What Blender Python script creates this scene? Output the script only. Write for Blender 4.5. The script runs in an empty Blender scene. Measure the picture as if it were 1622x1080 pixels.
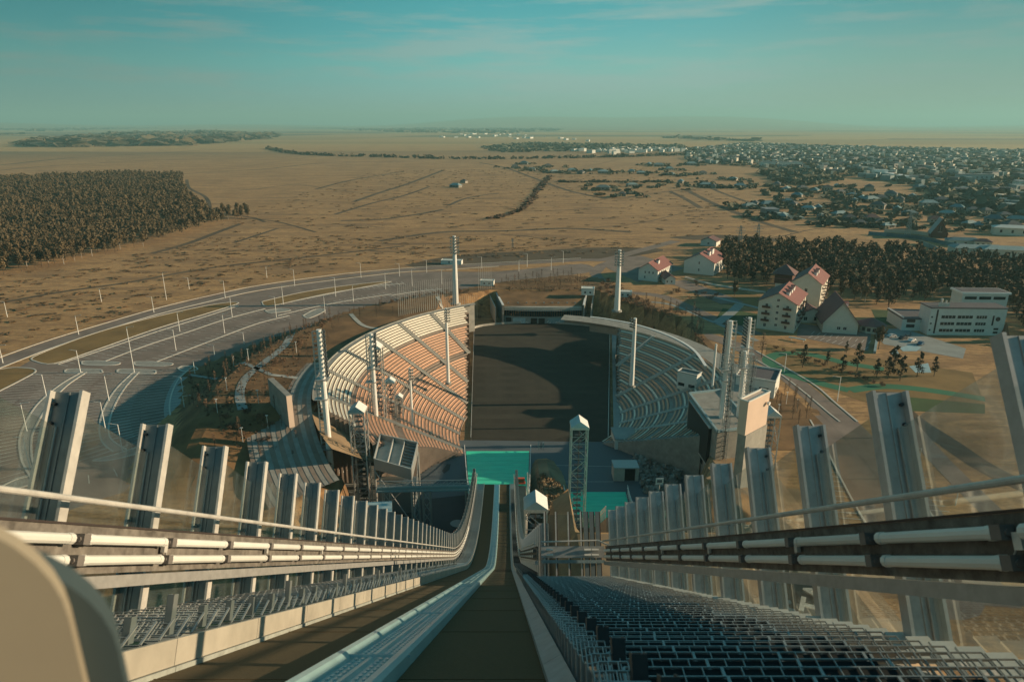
import bpy, math, random
import numpy as np
from mathutils import Vector
random.seed(7); R=math.radians
sc=bpy.context.scene; C=sc.collection
# ---------------------------------------------------------------- camera, light, exposure
F=1081.0; PITCH=R(17.6); H=90.0
cam=bpy.data.objects.new('camera',bpy.data.cameras.new('camera')); C.objects.link(cam)
cam.location=(0,0,H); cam.rotation_euler=(R(90)-PITCH,0,0)
cam.data.lens=24; cam.data.sensor_width=36; cam.data.clip_start=.05; cam.data.clip_end=90000
cam.data.dof.use_dof=True; cam.data.dof.focus_distance=60; cam.data.dof.aperture_fstop=2.4
sc.camera=cam
SUN_AZ=R(2); SUN_EL=R(15.5)       # azimuth measured from +X towards +Y
w=bpy.data.worlds.new('World'); sc.world=w; w.use_nodes=True
nt=w.node_tree; N=nt.nodes; L=nt.links; N.clear()
def nd(t,**k):
    n=N.new(t)
    for a,b in k.items(): setattr(n,a,b)
    return n
wout=nd('ShaderNodeOutputWorld'); bg=nd('ShaderNodeBackground'); bg.inputs[1].default_value=.1
sky=nd('ShaderNodeTexSky',sky_type='NISHITA',sun_disc=False,sun_elevation=SUN_EL,sun_rotation=R(90)-SUN_AZ,altitude=300,air_density=1.0,dust_density=1.4,ozone_density=2.0)
tc=nd('ShaderNodeTexCoord'); sep=nd('ShaderNodeSeparateXYZ'); L.new(tc.outputs['Generated'],sep.inputs[0])
bw=nd('ShaderNodeRGBToBW'); L.new(sky.outputs[0],bw.inputs[0])
ramp=nd('ShaderNodeValToRGB'); L.new(sep.outputs[2],ramp.inputs[0])
e=ramp.color_ramp.elements
e[0].position=0.0; e[0].color=(.30,.55,.53,1)
e[1].position=.16; e[1].color=(.060,.42,.48,1)
for p,c in ((.035,(.27,.56,.55,1)),(.075,(.17,.58,.57,1)),(.115,(.085,.49,.54,1)),(.30,(.030,.30,.40,1)),(1.0,(.022,.19,.30,1))):
    q=e.new(p); q.color=c
# wind-drawn thin cloud
mp=nd('ShaderNodeMapping'); mp.inputs['Scale'].default_value=(1.7,1.7,17); L.new(tc.outputs['Generated'],mp.inputs[0])
nz=nd('ShaderNodeTexNoise'); nz.inputs['Scale'].default_value=2.6; nz.inputs['Detail'].default_value=8; nz.inputs['Roughness'].default_value=.62; L.new(mp.outputs[0],nz.inputs[0])
cr=nd('ShaderNodeMapRange'); cr.inputs[1].default_value=.49; cr.inputs[2].default_value=.64; cr.inputs[3].default_value=0; cr.inputs[4].default_value=.70; L.new(nz.outputs[0],cr.inputs[0])
# sunward (+X) sky goes warmer and greyer
wr=nd('ShaderNodeMapRange'); wr.inputs[1].default_value=-.30; wr.inputs[2].default_value=.45; wr.inputs[3].default_value=0; wr.inputs[4].default_value=.75; L.new(sep.outputs[0],wr.inputs[0])
wz=nd('ShaderNodeMapRange'); wz.inputs[1].default_value=.0; wz.inputs[2].default_value=.17; wz.inputs[3].default_value=1; wz.inputs[4].default_value=0; L.new(sep.outputs[2],wz.inputs[0])
wm=nd('ShaderNodeMath',operation='MULTIPLY'); L.new(wr.outputs[0],wm.inputs[0]); L.new(wz.outputs[0],wm.inputs[1])
m1=nd('ShaderNodeMixRGB'); L.new(wm.outputs[0],m1.inputs[0]); L.new(ramp.outputs[0],m1.inputs[1]); m1.inputs[2].default_value=(.40,.47,.36,1)
m2=nd('ShaderNodeMixRGB'); L.new(cr.outputs[0],m2.inputs[0]); L.new(m1.outputs[0],m2.inputs[1]); m2.inputs[2].default_value=(.36,.52,.50,1)
# keep a share of the physical sky's own brightness distribution
sm=nd('ShaderNodeMapRange'); sm.clamp=True; sm.inputs[1].default_value=0; sm.inputs[2].default_value=8; sm.inputs[3].default_value=5.0; sm.inputs[4].default_value=8.2; L.new(bw.outputs[0],sm.inputs[0])
vm=nd('ShaderNodeVectorMath',operation='SCALE'); L.new(m2.outputs[0],vm.inputs[0]); L.new(sm.outputs[0],vm.inputs['Scale'])
fx=nd('ShaderNodeMapRange'); fx.interpolation_type='SMOOTHSTEP'; fx.inputs[1].default_value=-.62; fx.inputs[2].default_value=.05; fx.inputs[3].default_value=.52; fx.inputs[4].default_value=1; L.new(sep.outputs[0],fx.inputs[0])
fy_=nd('ShaderNodeMapRange'); fy_.interpolation_type='SMOOTHSTEP'; fy_.inputs[1].default_value=.15; fy_.inputs[2].default_value=.6; fy_.inputs[3].default_value=1; fy_.inputs[4].default_value=.68; L.new(sep.outputs[0],fy_.inputs[0])
ff=nd('ShaderNodeMath',operation='MULTIPLY'); L.new(fx.outputs[0],ff.inputs[0]); L.new(fy_.outputs[0],ff.inputs[1])
v2=nd('ShaderNodeVectorMath',operation='SCALE'); L.new(vm.outputs[0],v2.inputs[0]); L.new(ff.outputs[0],v2.inputs['Scale']); L.new(v2.outputs[0],bg.inputs[0]); L.new(bg.outputs[0],wout.inputs[0])
sd=bpy.data.lights.new('sun','SUN'); sd.energy=5.0; sd.angle=R(.5); sd.color=(1,.74,.47)
sun=bpy.data.objects.new('sun',sd); C.objects.link(sun)
dv=Vector((math.cos(SUN_EL)*math.cos(SUN_AZ),math.cos(SUN_EL)*math.sin(SUN_AZ),math.sin(SUN_EL)))
sun.rotation_euler=dv.to_track_quat('Z','Y').to_euler(); sun.location=(300,0,300)
sc.render.engine='CYCLES'
sc.view_settings.view_transform='Standard'; sc.view_settings.look='None'; sc.view_settings.exposure=.50; sc.view_settings.gamma=1
sc.cycles.max_bounces=6; sc.cycles.transparent_max_bounces=24; sc.cycles.volume_bounces=0
# ---------------------------------------------------------------- helpers
def at(px,py,z=0.):
    a=(px-811)/F; b=(540-py)/F
    v=-math.sin(PITCH)+math.cos(PITCH)*b; f=math.cos(PITCH)+math.sin(PITCH)*b
    t=(z-H)/v
    return Vector((a*t,f*t,z))
def zat(y,py):            # height at which something at distance y reaches picture row py
    b=(540-py)/F
    return H+y*(-math.sin(PITCH)+math.cos(PITCH)*b)/(math.cos(PITCH)+math.sin(PITCH)*b)
def xat(px,y,z):
    dep=y*math.cos(PITCH)+(H-z)*math.sin(PITCH)
    return (px-811)/F*dep
MATS={}
def mat(name,col,rough=.7,metal=0.,var=.18,scale=1.2,col2=None,bump=0.,coords='Object',stretch=None,rnd=0.):
    if name in MATS: return MATS[name]
    m=bpy.data.materials.new(name); m.use_nodes=True; t=m.node_tree; n=t.nodes; l=t.links
    p=n['Principled BSDF']; p.inputs['Roughness'].default_value=rough; p.inputs['Metallic'].default_value=metal
    tcn=n.new('ShaderNodeTexCoord'); src=tcn.outputs['Object']
    if coords=='World':
        g=n.new('ShaderNodeNewGeometry'); src=g.outputs['Position']
    if stretch:
        mpn=n.new('ShaderNodeMapping'); mpn.inputs['Scale'].default_value=stretch; l.new(src,mpn.inputs[0]); src=mpn.outputs[0]
    z=n.new('ShaderNodeTexNoise'); z.inputs['Scale'].default_value=scale; z.inputs['Detail'].default_value=6; z.inputs['Roughness'].default_value=.65; l.new(src,z.inputs[0])
    mx=n.new('ShaderNodeMixRGB'); c2=col2 or tuple(c*(1-var*2) for c in col)
    rg=n.new('ShaderNodeMapRange'); rg.inputs[1].default_value=.32; rg.inputs[2].default_value=.68; l.new(z.outputs[0],rg.inputs[0])
    l.new(rg.outputs[0],mx.inputs[0]); mx.inputs[1].default_value=(*c2,1); mx.inputs[2].default_value=(*col,1)
    out=mx.outputs[0]
    if rnd:
        oi=n.new('ShaderNodeObjectInfo'); mr=n.new('ShaderNodeMapRange'); mr.inputs[3].default_value=1-rnd; mr.inputs[4].default_value=1+rnd; l.new(oi.outputs['Random'],mr.inputs[0])
        vmm=n.new('ShaderNodeVectorMath'); vmm.operation='SCALE'; l.new(out,vmm.inputs[0]); l.new(mr.outputs[0],vmm.inputs['Scale']); out=vmm.outputs[0]
    l.new(out,p.inputs['Base Color'])
    if bump:
        b=n.new('ShaderNodeBump'); b.inputs['Strength'].default_value=bump; b.inputs['Distance'].default_value=.05; l.new(z.outputs[0],b.inputs['Height']); l.new(b.outputs[0],p.inputs['Normal'])
    MATS[name]=m; return m
M=dict(
 white=mat('white_paint',(.81,.82,.79),.45,0,.07,3),
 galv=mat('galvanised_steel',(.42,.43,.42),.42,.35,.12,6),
 galvshade=mat('shaded_galvanised_steel',(.44,.46,.46),.42,.2,.1,6),
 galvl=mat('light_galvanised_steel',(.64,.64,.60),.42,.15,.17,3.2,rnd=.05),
 web=mat('post_web_steel',(.21,.24,.24),.45,.3,.1,4),
 dark=mat('dark_steel',(.045,.052,.055),.5,.2,.1,6),
 concd=mat('weathered_board',(.20,.19,.17),.85,0,.34,5),
 rusty=mat('dark_beam_edge',(.05,.04,.038),.6,.2,.1,5),
 tube=mat('tube_diffuser',(.72,.74,.70),.35,0,.05,2,rnd=.08),
 cap=mat('tube_end_cap',(.17,.16,.15),.5,0,.1,8),
 turf=mat('inrun_turf',(.115,.072,.028),.95,0,.14,22,bump=.3),
 chan=mat('track_channel_plastic',(.44,.62,.64),.28,0,.10,3,stretch=(1,.6,.6)),
 board=mat('pale_plywood_board',(.60,.52,.44),.6,0,.14,1.3,rnd=.05),
 boardb=mat('blue_grey_board',(.24,.33,.35),.5,0,.14,4),
 conc=mat('concrete',(.33,.33,.30),.85,0,.16,.5,coords='World'),
 concl=mat('light_concrete',(.48,.47,.42),.8,0,.12,.4,coords='World'),
 terr=mat('terrace_concrete',(.27,.22,.18),.85,0,.15,.3,coords='World'),
 orange=mat('orange_bench',(.70,.42,.27),.6,0,.10,.4,coords='World',rnd=.10),
 bwhite=mat('cream_bench',(.80,.76,.64),.55,0,.06,.6,coords='World'),
 asph=mat('asphalt',(.25,.20,.17),.9,0,.2,.10,coords='World'),
 darkgr=mat('dark_ground',(.05,.055,.058),.9,0,.12,.1,coords='World'),
 pave=mat('pale_paving',(.30,.33,.32),.8,0,.12,.15,coords='World'),
 paint=mat('road_paint',(.62,.60,.54),.7,0,.16,1.5,coords='World'),
 kerb=mat('kerb_stone',(.60,.58,.52),.7,0,.08,1.,coords='World'),
 scrub=mat('brown_scrub_ground',(.26,.145,.062),.97,0,.32,.09,coords='World',bump=.4),
 lawn=mat('autumn_lawn',(.27,.17,.06),.97,0,.22,.06,coords='World'),
 lawng=mat('green_lawn',(.05,.10,.03),.95,0,.2,.08,coords='World'),
 green=mat('green_track',(.035,.18,.095),.8,0,.1,.12,coords='World'),
 slope=mat('bare_hillside',(.34,.24,.14),.95,0,.26,.10,coords='World',bump=.5),
 field=mat('outrun_grass',(.040,.036,.024),.95,0,.25,.05,coords='World',stretch=(3,.4,1)),
 outrun=mat('outrun_paving',(.10,.125,.14),.75,0,.08,.06,coords='World'),
 mat_=mat('landing_mat',(.05,.78,.52),.75,0,.13,.6,coords='World',stretch=(.3,2.6,1)),
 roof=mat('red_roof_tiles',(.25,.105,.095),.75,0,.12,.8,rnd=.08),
 roofd=mat('maroon_and_shaded_tiles',(.16,.085,.085),.75,0,.12,.8),
 roofg=mat('grey_flat_roof',(.12,.11,.12),.8,0,.12,.3),
 wall=mat('cream_render',(.66,.63,.54),.8,0,.06,.5,coords='World'),
 wallw=mat('white_render',(.66,.68,.64),.8,0,.05,.5,coords='World'),
 glassd=mat('dark_window_glass',(.02,.026,.03),.15,0,.1,1),
 wood=mat('brown_wood',(.10,.045,.03),.7,0,.15,3),
 red=mat('red_orange_plastic',(.62,.10,.04),.5,0,.08,2),
 bark=mat('tree_bark',(.11,.085,.06),.9,0,.2,4),
 birch=mat('birch_bark',(.50,.47,.42),.8,0,.25,5),
 leaf=mat('autumn_leaves',(.14,.10,.050),.9,0,.25,.5,(.085,.065,.035),rnd=.22),
 leafd=mat('pine_needles',(.060,.052,.028),.9,0,.2,.7,(.030,.030,.018),rnd=.25),
 leaft=mat('town_tree_leaves',(.12,.12,.075),.9,0,.2,.02,(.09,.095,.065),coords='World'),
 leaff=mat('far_wood_leaves',(.12,.088,.046),.9,0,.2,.02,(.08,.065,.038),coords='World'),
 twig=mat('bare_twigs',(.20,.125,.075),.9,0,.25,.6,(.11,.065,.04),rnd=.3),
 blue=mat('blue_roof',(.12,.33,.42),.6,0,.1,.4,rnd=.2),
 bluel=mat('pale_blue_roof',(.35,.50,.54),.55,0,.1,.4,rnd=.25),
 greyr=mat('grey_metal_roof',(.20,.21,.22),.6,0,.1,.4,rnd=.3),
 peach=mat('peach_cladding',(.66,.52,.42),.7,0,.05,.2,coords='World'),
 black=mat('black_screen',(.012,.014,.016),.3,0,.1,1),
 tan=mat('tan_padding',(.40,.32,.24),.85,0,.05,2),
 tanshade=mat('padding_shade_tone',(.06,.085,.095),.8,0,.1,2),
 soil=mat('orange_soil',(.32,.16,.09),.95,0,.25,.2,coords='World'),
 track=mat('farm_track_soil',(.12,.085,.05),.95,0,.3,.02,coords='World'),
 hblue=mat('village_blue_roof',(.09,.19,.23),.7,0,.1,.4,rnd=.3),
 hpale=mat('village_pale_roof',(.22,.31,.32),.7,0,.1,.4,rnd=.35),
 hgrey=mat('village_grey_roof',(.10,.105,.11),.7,0,.1,.4,rnd=.3),
 hwall=mat('village_wall',(.33,.31,.27),.85,0,.1,.4,rnd=.3),
 pan=mat('gap_shadow_black',(.010,.013,.015),.9,0,.1,1),
 stone=mat('white_stones',(.70,.66,.56),.8,0,.2,1.5),
)
def glassmat():
    m=bpy.data.materials.new('screen_glass'); m.use_nodes=True; t=m.node_tree; n=t.nodes; l=t.links
    n.remove(n['Principled BSDF']); o=n['Material Output']
    tr=n.new('ShaderNodeBsdfTransparent'); tr.inputs[0].default_value=(.86,.90,.89,1)
    gl=n.new('ShaderNodeBsdfGlossy'); gl.inputs['Roughness'].default_value=.04; gl.inputs[0].default_value=(.9,.95,.95,1)
    df=n.new('ShaderNodeBsdfDiffuse'); df.inputs[0].default_value=(.5,.52,.5,1)
    fr=n.new('ShaderNodeFresnel'); fr.inputs[0].default_value=1.4
    z=n.new('ShaderNodeTexNoise'); z.inputs['Scale'].default_value=1.3; z.inputs['Detail'].default_value=5
    g=n.new('ShaderNodeTexCoord'); l.new(g.outputs['Object'],z.inputs[0])
    r=n.new('ShaderNodeMapRange'); r.inputs[1].default_value=.4; r.inputs[2].default_value=.8; r.inputs[3].default_value=.015; r.inputs[4].default_value=.075; l.new(z.outputs[0],r.inputs[0])
    a=n.new('ShaderNodeMixShader'); l.new(r.outputs[0],a.inputs[0]); l.new(tr.outputs[0],a.inputs[1]); l.new(df.outputs[0],a.inputs[2])
    fm=n.new('ShaderNodeMath'); fm.operation='MULTIPLY'; fm.inputs[1].default_value=.3; l.new(fr.outputs[0],fm.inputs[0]); b=n.new('ShaderNodeMixShader'); l.new(fm.outputs[0],b.inputs[0]); l.new(a.outputs[0],b.inputs[1]); l.new(gl.outputs[0],b.inputs[2])
    l.new(b.outputs[0],o.inputs[0]); return m
M['glass']=glassmat()
def tag(o,label=None,cat=None,group=None,kind=None):
    if label: o['label']=label
    if cat: o['category']=cat
    if group: o['group']=group
    if kind: o['kind']=kind
    return o
def thing(name,label,cat,group=None,loc=(0,0,0),rz=0.):
    o=bpy.data.objects.new(name,None); C.objects.link(o); o.location=loc; o.rotation_euler=(0,0,rz); o.empty_display_size=.5
    return tag(o,label,cat,group)
def link(name,me,parent=None,loc=None,rz=None):
    o=bpy.data.objects.new(name,me); C.objects.link(o)
    if parent: o.parent=parent
    if loc is not None: o.location=loc
    if rz is not None: o.rotation_euler=(0,0,rz)
    return o
class MB:
    def __init__(s): s.v=[]; s.f=[]
    def quad(s,a,b,c,d):
        k=len(s.v); s.v+= [tuple(a),tuple(b),tuple(c),tuple(d)]; s.f.append((k,k+1,k+2,k+3)); return s
    def poly(s,pts):
        k=len(s.v); s.v+=[tuple(p) for p in pts]; s.f.append(tuple(range(k,k+len(pts)))); return s
    def box(s,c,sz,ax=None,ay=None,az=None):
        c=Vector(c); ax=Vector(ax or (1,0,0)); ay=Vector(ay or (0,1,0)); az=Vector(az or (0,0,1))
        x,y,z=ax*sz[0]/2,ay*sz[1]/2,az*sz[2]/2; k=len(s.v)
        for a in (-1,1):
            for b in (-1,1):
                for d in (-1,1): s.v.append(tuple(c+x*a+y*b+z*d))
        for q in ((0,1,3,2),(4,6,7,5),(0,4,5,1),(2,3,7,6),(0,2,6,4),(1,5,7,3)): s.f.append(tuple(k+i for i in q))
        return s
    def b2(s,x0,x1,y0,y1,z0,z1): return s.box(((x0+x1)/2,(y0+y1)/2,(z0+z1)/2),(x1-x0,y1-y0,z1-z0))
    def tube(s,p,q,r0,r1=None,n=6,cap=True):
        p=Vector(p); q=Vector(q); r1=r0 if r1 is None else r1; d=(q-p)
        if d.length<1e-6: return s
        d.normalize(); u=d.orthogonal().normalized(); w2=d.cross(u); k=len(s.v)
        for i in range(n):
            a=2*math.pi*i/n; o=u*math.cos(a)+w2*math.sin(a)
            s.v.append(tuple(p+o*r0)); s.v.append(tuple(q+o*r1))
        for i in range(n):
            j=(i+1)%n; s.f.append((k+2*i,k+2*j,k+2*j+1,k+2*i+1))
        if cap: s.f.append(tuple(k+2*i for i in range(n))[::-1]); s.f.append(tuple(k+2*i+1 for i in range(n)))
        return s
    def prism(s,pts,z0,z1):     # plan polygon with vertical sides
        n=len(pts); k=len(s.v)
        for p in pts: s.v.append((p[0],p[1],z0))
        for p in pts: s.v.append((p[0],p[1],z1))
        s.f.append(tuple(range(k,k+n))[::-1]); s.f.append(tuple(range(k+n,k+2*n)))
        for i in range(n): j=(i+1)%n; s.f.append((k+i,k+j,k+n+j,k+n+i))
        return s
    def strip(s,A,B):
        k=len(s.v); n=len(A)
        for a,b in zip(A,B): s.v.append(tuple(a)); s.v.append(tuple(b))
        for i in range(n-1): s.f.append((k+2*i,k+2*i+1,k+2*i+3,k+2*i+2))
        return s
    def mesh(s,name,m):
        me=bpy.data.meshes.new(name); me.from_pydata(s.v,[],s.f); me.materials.append(M[m] if isinstance(m,str) else m); me.update(); return me
    def build(s,name,m,parent=None,**k):
        o=link(name,s.mesh(name,m),parent); tag(o,**k); return o
def offs(pts,d):       # polyline offset in plan
    out=[]
    for i,p in enumerate(pts):
        a=pts[max(i-1,0)]; b=pts[min(i+1,len(pts)-1)]; t=Vector((b[0]-a[0],b[1]-a[1])).normalized()
        out.append(Vector((p[0]-t.y*d,p[1]+t.x*d,p[2])))
    return out
def smooth(pts,n=6):   # Catmull-Rom through points
    pts=[Vector(p) for p in pts]; out=[]
    for i in range(len(pts)-1):
        p0=pts[max(i-1,0)];p1=pts[i];p2=pts[i+1];p3=pts[min(i+2,len(pts)-1)]
        for k in range(n):
            t=k/n; out.append(.5*((2*p1)+(p2-p0)*t+(2*p0-5*p1+4*p2-p3)*t*t+(3*p1-p0-3*p2+p3)*t**3))
    out.append(pts[-1]); return out
def pl(pix,z=0.,n=6): return smooth([at(x,y,z) for x,y in pix],n)
def ribbon(mb,line,w,z=None):
    A=offs(line,w/2); B=offs(line,-w/2)
    if z is not None:
        for q in A+B: q.z=z
    mb.strip(B,A)
def wallrib(mb,line,w,z0,z1):
    A=offs(line,w/2); B=offs(line,-w/2); k=len(mb.v); n=len(A)
    for a,b in zip(A,B): mb.v+=[(a.x,a.y,z0),(a.x,a.y,z1),(b.x,b.y,z1),(b.x,b.y,z0)]
    for i in range(n-1):
        for j in range(4): mb.f.append((k+4*i+j,k+4*i+(j+1)%4,k+4*i+4+(j+1)%4,k+4*i+4+j))
    mb.f.append((k,k+1,k+2,k+3)); mb.f.append((k+4*n-1,k+4*n-2,k+4*n-3,k+4*n-4))
def flat(name,pix,z,m,n=1,**k):
    mb=MB(); pts=pl(pix+[pix[0]],z,n)[:-1] if n>1 else [at(x,y,z) for x,y in pix]; mb.poly(pts)
    return mb.build(name,m,None,kind='structure',**k)
WORDS=['first','second','third','fourth','fifth','sixth','seventh','eighth','ninth','tenth','eleventh','twelfth','thirteenth','fourteenth','fifteenth','sixteenth','seventeenth','eighteenth','nineteenth','twentieth']
def atg(px,py):
    z=0.
    for _ in range(6): p=at(px,py,z); z=.5*z+.5*gh(p.x,p.y)
    p=at(px,py,z); p.z=gh(p.x,p.y); return p
def inpoly(x,y,poly):
    c=False; n=len(poly); j=n-1
    for i in range(n):
        xi,yi=poly[i][0],poly[i][1]; xj,yj=poly[j][0],poly[j][1]
        if (yi>y)!=(yj>y) and x<(xj-xi)*(y-yi)/(yj-yi)+xi: c=not c
        j=i
    return c
# ---------------------------------------------------------------- terrain
LC=Vector((38,217)); RC=Vector((2,235))          # centres of the left and right stands
def ss(a,b,x): t=min(1,max(0,(x-a)/(b-a))); return t*t*(3-2*t)
BOWL=[at(x,y,-12) for x,y in ((778,492),(944,492),(975,508),(1085,545),(1125,620),(1140,705),(1120,780),(1100,900),(1100,1000),(740,1000),(500,1000),(480,860),(500,780),(535,728),(480,650),(510,590),(620,515),(745,498))]
BOWLP=[(p.x,p.y) for p in BOWL]
def edge_d(x,y,poly):
    d=1e9
    for i in range(len(poly)):
        ax,ay=poly[i]; bx,by=poly[(i+1)%len(poly)]; vx,vy=bx-ax,by-ay
        t=max(0,min(1,((x-ax)*vx+(y-ay)*vy)/(vx*vx+vy*vy))); d=min(d,math.hypot(x-ax-vx*t,y-ay-vy*t))
    return d
def mound(x,y):
    if x<6: return 0
    ridge=22*ss(206,120,y)*ss(6.2,8.5,x)*(1-ss(12.5,15,x))
    side=18*ss(182,88,y)*ss(33,50,x)*(1-ss(54,74,x))
    near=24*ss(118,100,y)*ss(6.2,9,x)*(1-ss(36,52,x))
    return max(ridge,side,near)
def gh(x,y):
    r=math.hypot(x,y); z=0
    if r<450 and y>60:
        z=mound(x,y)
        if inpoly(x,y,BOWLP): z-=12.6*ss(0,3.5,edge_d(x,y,BOWLP))
        dx,dy=x-38,y-217; d=math.hypot(dx,dy); th=math.degrees(math.atan2(dy,dx))%360
        if 99<d<158 and 116<th<216 and x<-27: z=max(z if d>104 else 0,10.5*(1-ss(131,150,d))*ss(116,124,th)*(1-ss(196,212,th))*(1-ss(-34,-27,x)))
        return z
    if r>2500:
        a=math.atan2(x,y)
        k=ss(13000,27000,r)
        z+=k*1.7*(70+90*math.sin(a*3.1+1.2)+70*math.sin(a*7.7+.4)+30*math.sin(a*19+2))*(1.0)
        z=max(z,-5)
        if r>26000: z+=0
    return z
xs=[-30000,-26000,-21000,-16000,-12000,-9000,-6500,-4500,-3000,-2000,-1400,-1000,-700,-500,-350,-260,-200,-172]+list(np.arange(-154,131,3.))+[160,200,260,350,500,700,1000,1400,2000,3000,4500,6500,9000,12000,16000,21000,26000,30000]
ys=[-30000,-18000,-8000,-3000,-1000,-300,-100,0,40]+list(np.arange(62,400,3.))+[430,470,520,600,700,850,1000,1300,1700,2300,3000,4000,5500,7500,10000,13000,16000,18000,20000,22000,24000,26000,28000,30000]
gx=np.array(xs); gy=np.array(ys)
# extra columns so that the far hills have an outline
gx=np.unique(np.concatenate([gx,np.arange(-24000,24001,800.)]))
vs=[(float(x),float(y),gh(float(x),float(y))) for y in gy for x in gx]; nx=len(gx)
fs=[(j*nx+i,j*nx+i+1,(j+1)*nx+i+1,(j+1)*nx+i) for j in range(len(gy)-1) for i in range(nx-1)]
def groundmat():
    m=bpy.data.materials.new('steppe_ground'); m.use_nodes=True; t=m.node_tree; n=t.nodes; l=t.links; p=n['Principled BSDF']; p.inputs['Roughness'].default_value=.97
    g=n.new('ShaderNodeNewGeometry'); P=g.outputs['Position']
    def noise(sc_,st,det=6,ro=.6):
        mpn=n.new('ShaderNodeMapping'); mpn.inputs['Scale'].default_value=st; l.new(P,mpn.inputs[0])
        z=n.new('ShaderNodeTexNoise'); z.inputs['Scale'].default_value=sc_; z.inputs['Detail'].default_value=det; z.inputs['Roughness'].default_value=ro; l.new(mpn.outputs[0],z.inputs[0]); return z.outputs[0]
    def rng(s,a,b,c=0,d=1):
        r=n.new('ShaderNodeMapRange'); r.inputs[1].default_value=a; r.inputs[2].default_value=b; r.inputs[3].default_value=c; r.inputs[4].default_value=d; l.new(s,r.inputs[0]); return r.outputs[0]
    def mix(f,a,b,bt='MIX'):
        x=n.new('ShaderNodeMixRGB'); x.blend_type=bt
        for s,i in ((f,0),(a,1),(b,2)):
            if isinstance(s,tuple): x.inputs[i].default_value=(*s,1)
            elif isinstance(s,float): x.inputs[i].default_value=s
            else: l.new(s,x.inputs[i])
        return x.outputs[0]
    c=mix(rng(noise(.012,(.5,1,1)),.35,.65),(.50,.295,.128),(.39,.226,.096))
    c=mix(rng(noise(.05,(.35,1.6,1),8,.75),.49,.58,0,.8),c,(.235,.132,.058))      # dry-grass streaks
    c=mix(rng(noise(.35,(.5,1.3,1),8,.8),.47,.57,0,.7),c,(.20,.115,.052))
    # ploughed and sown strips far off
    d=n.new('ShaderNodeVectorMath'); d.operation='LENGTH'; l.new(P,d.inputs[0])
    mpn=n.new('ShaderNodeMapping'); mpn.inputs['Scale'].default_value=(.0004,.0011,1); mpn.inputs['Rotation'].default_value=(0,0,.12); l.new(P,mpn.inputs[0])
    v=n.new('ShaderNodeTexVoronoi'); v.inputs['Scale'].default_value=1.; v.distance='CHEBYCHEV'; l.new(mpn.outputs[0],v.inputs['Vector'])
    sp=n.new('ShaderNodeSeparateColor'); l.new(v.outputs['Color'],sp.inputs[0])
    patch=n.new('ShaderNodeValToRGB'); patch.color_ramp.interpolation='CONSTANT'; el=patch.color_ramp.elements
    el[0].color=(.45,.29,.12,1); el[1].position=.3; el[1].color=(.34,.24,.10,1)
    for q,cc in ((.5,(.12,.115,.05,1)),(.68,(.50,.34,.14,1)),(.84,(.075,.075,.045,1))): a_=el.new(q); a_.color=cc
    l.new(sp.outputs[0],patch.inputs[0])
    c=mix(rng(d.outputs['Value'],2000,3200,0,.85),c,patch.outputs[0])
    # rough worn ground between the steppe and the car park
    c=mix(rng(noise(.03,(.3,1.4,1),8,.8),.52,.56,0,.6),c,(.20,.12,.06))
    l.new(c,p.inputs['Base Color'])
    b=n.new('ShaderNodeBump'); b.inputs['Strength'].default_value=.5; b.inputs['Distance'].default_value=.3; l.new(noise(.6,(1,1,1)),b.inputs['Height']); l.new(b.outputs[0],p.inputs['Normal'])
    return m
M['ground']=groundmat()
me=bpy.data.meshes.new('ground'); me.from_pydata(vs,[],fs); me.materials.append(M['ground']); me.update()
for p_ in me.polygons: p_.use_smooth=True
tag(link('ground',me),kind='structure')
# hillside skin on the mound
mb=MB(); X_=np.arange(-4,100,3.); Y_=np.arange(64,198,3.)
for i in range(len(X_)-1):
    for j in range(len(Y_)-1):
        x0,x1,y0,y1=map(float,(X_[i],X_[i+1],Y_[j],Y_[j+1]))
        q_=[(a,b,gh(a,b)+.12) for a,b in ((x0,y0),(x1,y0),(x1,y1),(x0,y1))]
        if max(c_[2] for c_ in q_)>.35 or min(c_[2] for c_ in q_)<-1: mb.quad(*q_)
mb.build('hillside','slope',kind='structure')
# ---------------------------------------------------------------- ski jump inrun
SL=R(35); A1=R(11); RC_=100.; S1=60.; S2=S1+RC_*(SL-A1); S3=S2+7; YAW=.0086
def path(s):
    if s<=S1: return s*math.cos(SL),-s*math.sin(SL),SL
    y0,z0=S1*math.cos(SL),-S1*math.sin(SL)
    if s<=S2:
        a=SL-(s-S1)/RC_; return y0+RC_*(math.sin(SL)-math.sin(a)), z0-RC_*(math.cos(a)-math.cos(SL)), a
    y1=y0+RC_*(math.sin(SL)-math.sin(A1)); z1=z0-RC_*(math.cos(A1)-math.cos(SL)); d=s-S2
    return y1+d*math.cos(A1), z1-d*math.sin(A1), A1
def J(X,n,s):
    y,z,a=path(s); y+=n*math.sin(a); z+=n*math.cos(a)
    return Vector((X-y*YAW,y,H+z))
def axes(s):
    a=path(s)[2]; return Vector((1,0,0)),Vector((0,math.cos(a),-math.sin(a))),Vector((0,math.sin(a),math.cos(a)))
def steps(s0,s1,st=2.5):
    o=[s0]
    while o[-1]<s1-1e-6:
        o.append(min(s1,o[-1]+(st if o[-1]>=S1-st else max(st,6))))
    return o
def sweep(mb,prof,s0,s1,st=2.0):
    ss_=steps(s0,s1,st); k=len(mb.v); m=len(prof)
    for s in ss_:
        for X,n in prof: mb.v.append(tuple(J(X,n,s)))
    for i in range(len(ss_)-1):
        for j in range(m):
            q=(j+1)%m; mb.f.append((k+i*m+j,k+i*m+q,k+(i+1)*m+q,k+(i+1)*m+j))
    mb.f.append(tuple(k+j for j in range(m))[::-1]); e_=k+(len(ss_)-1)*m; mb.f.append(tuple(e_+j for j in range(m)))
    return mb
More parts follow.
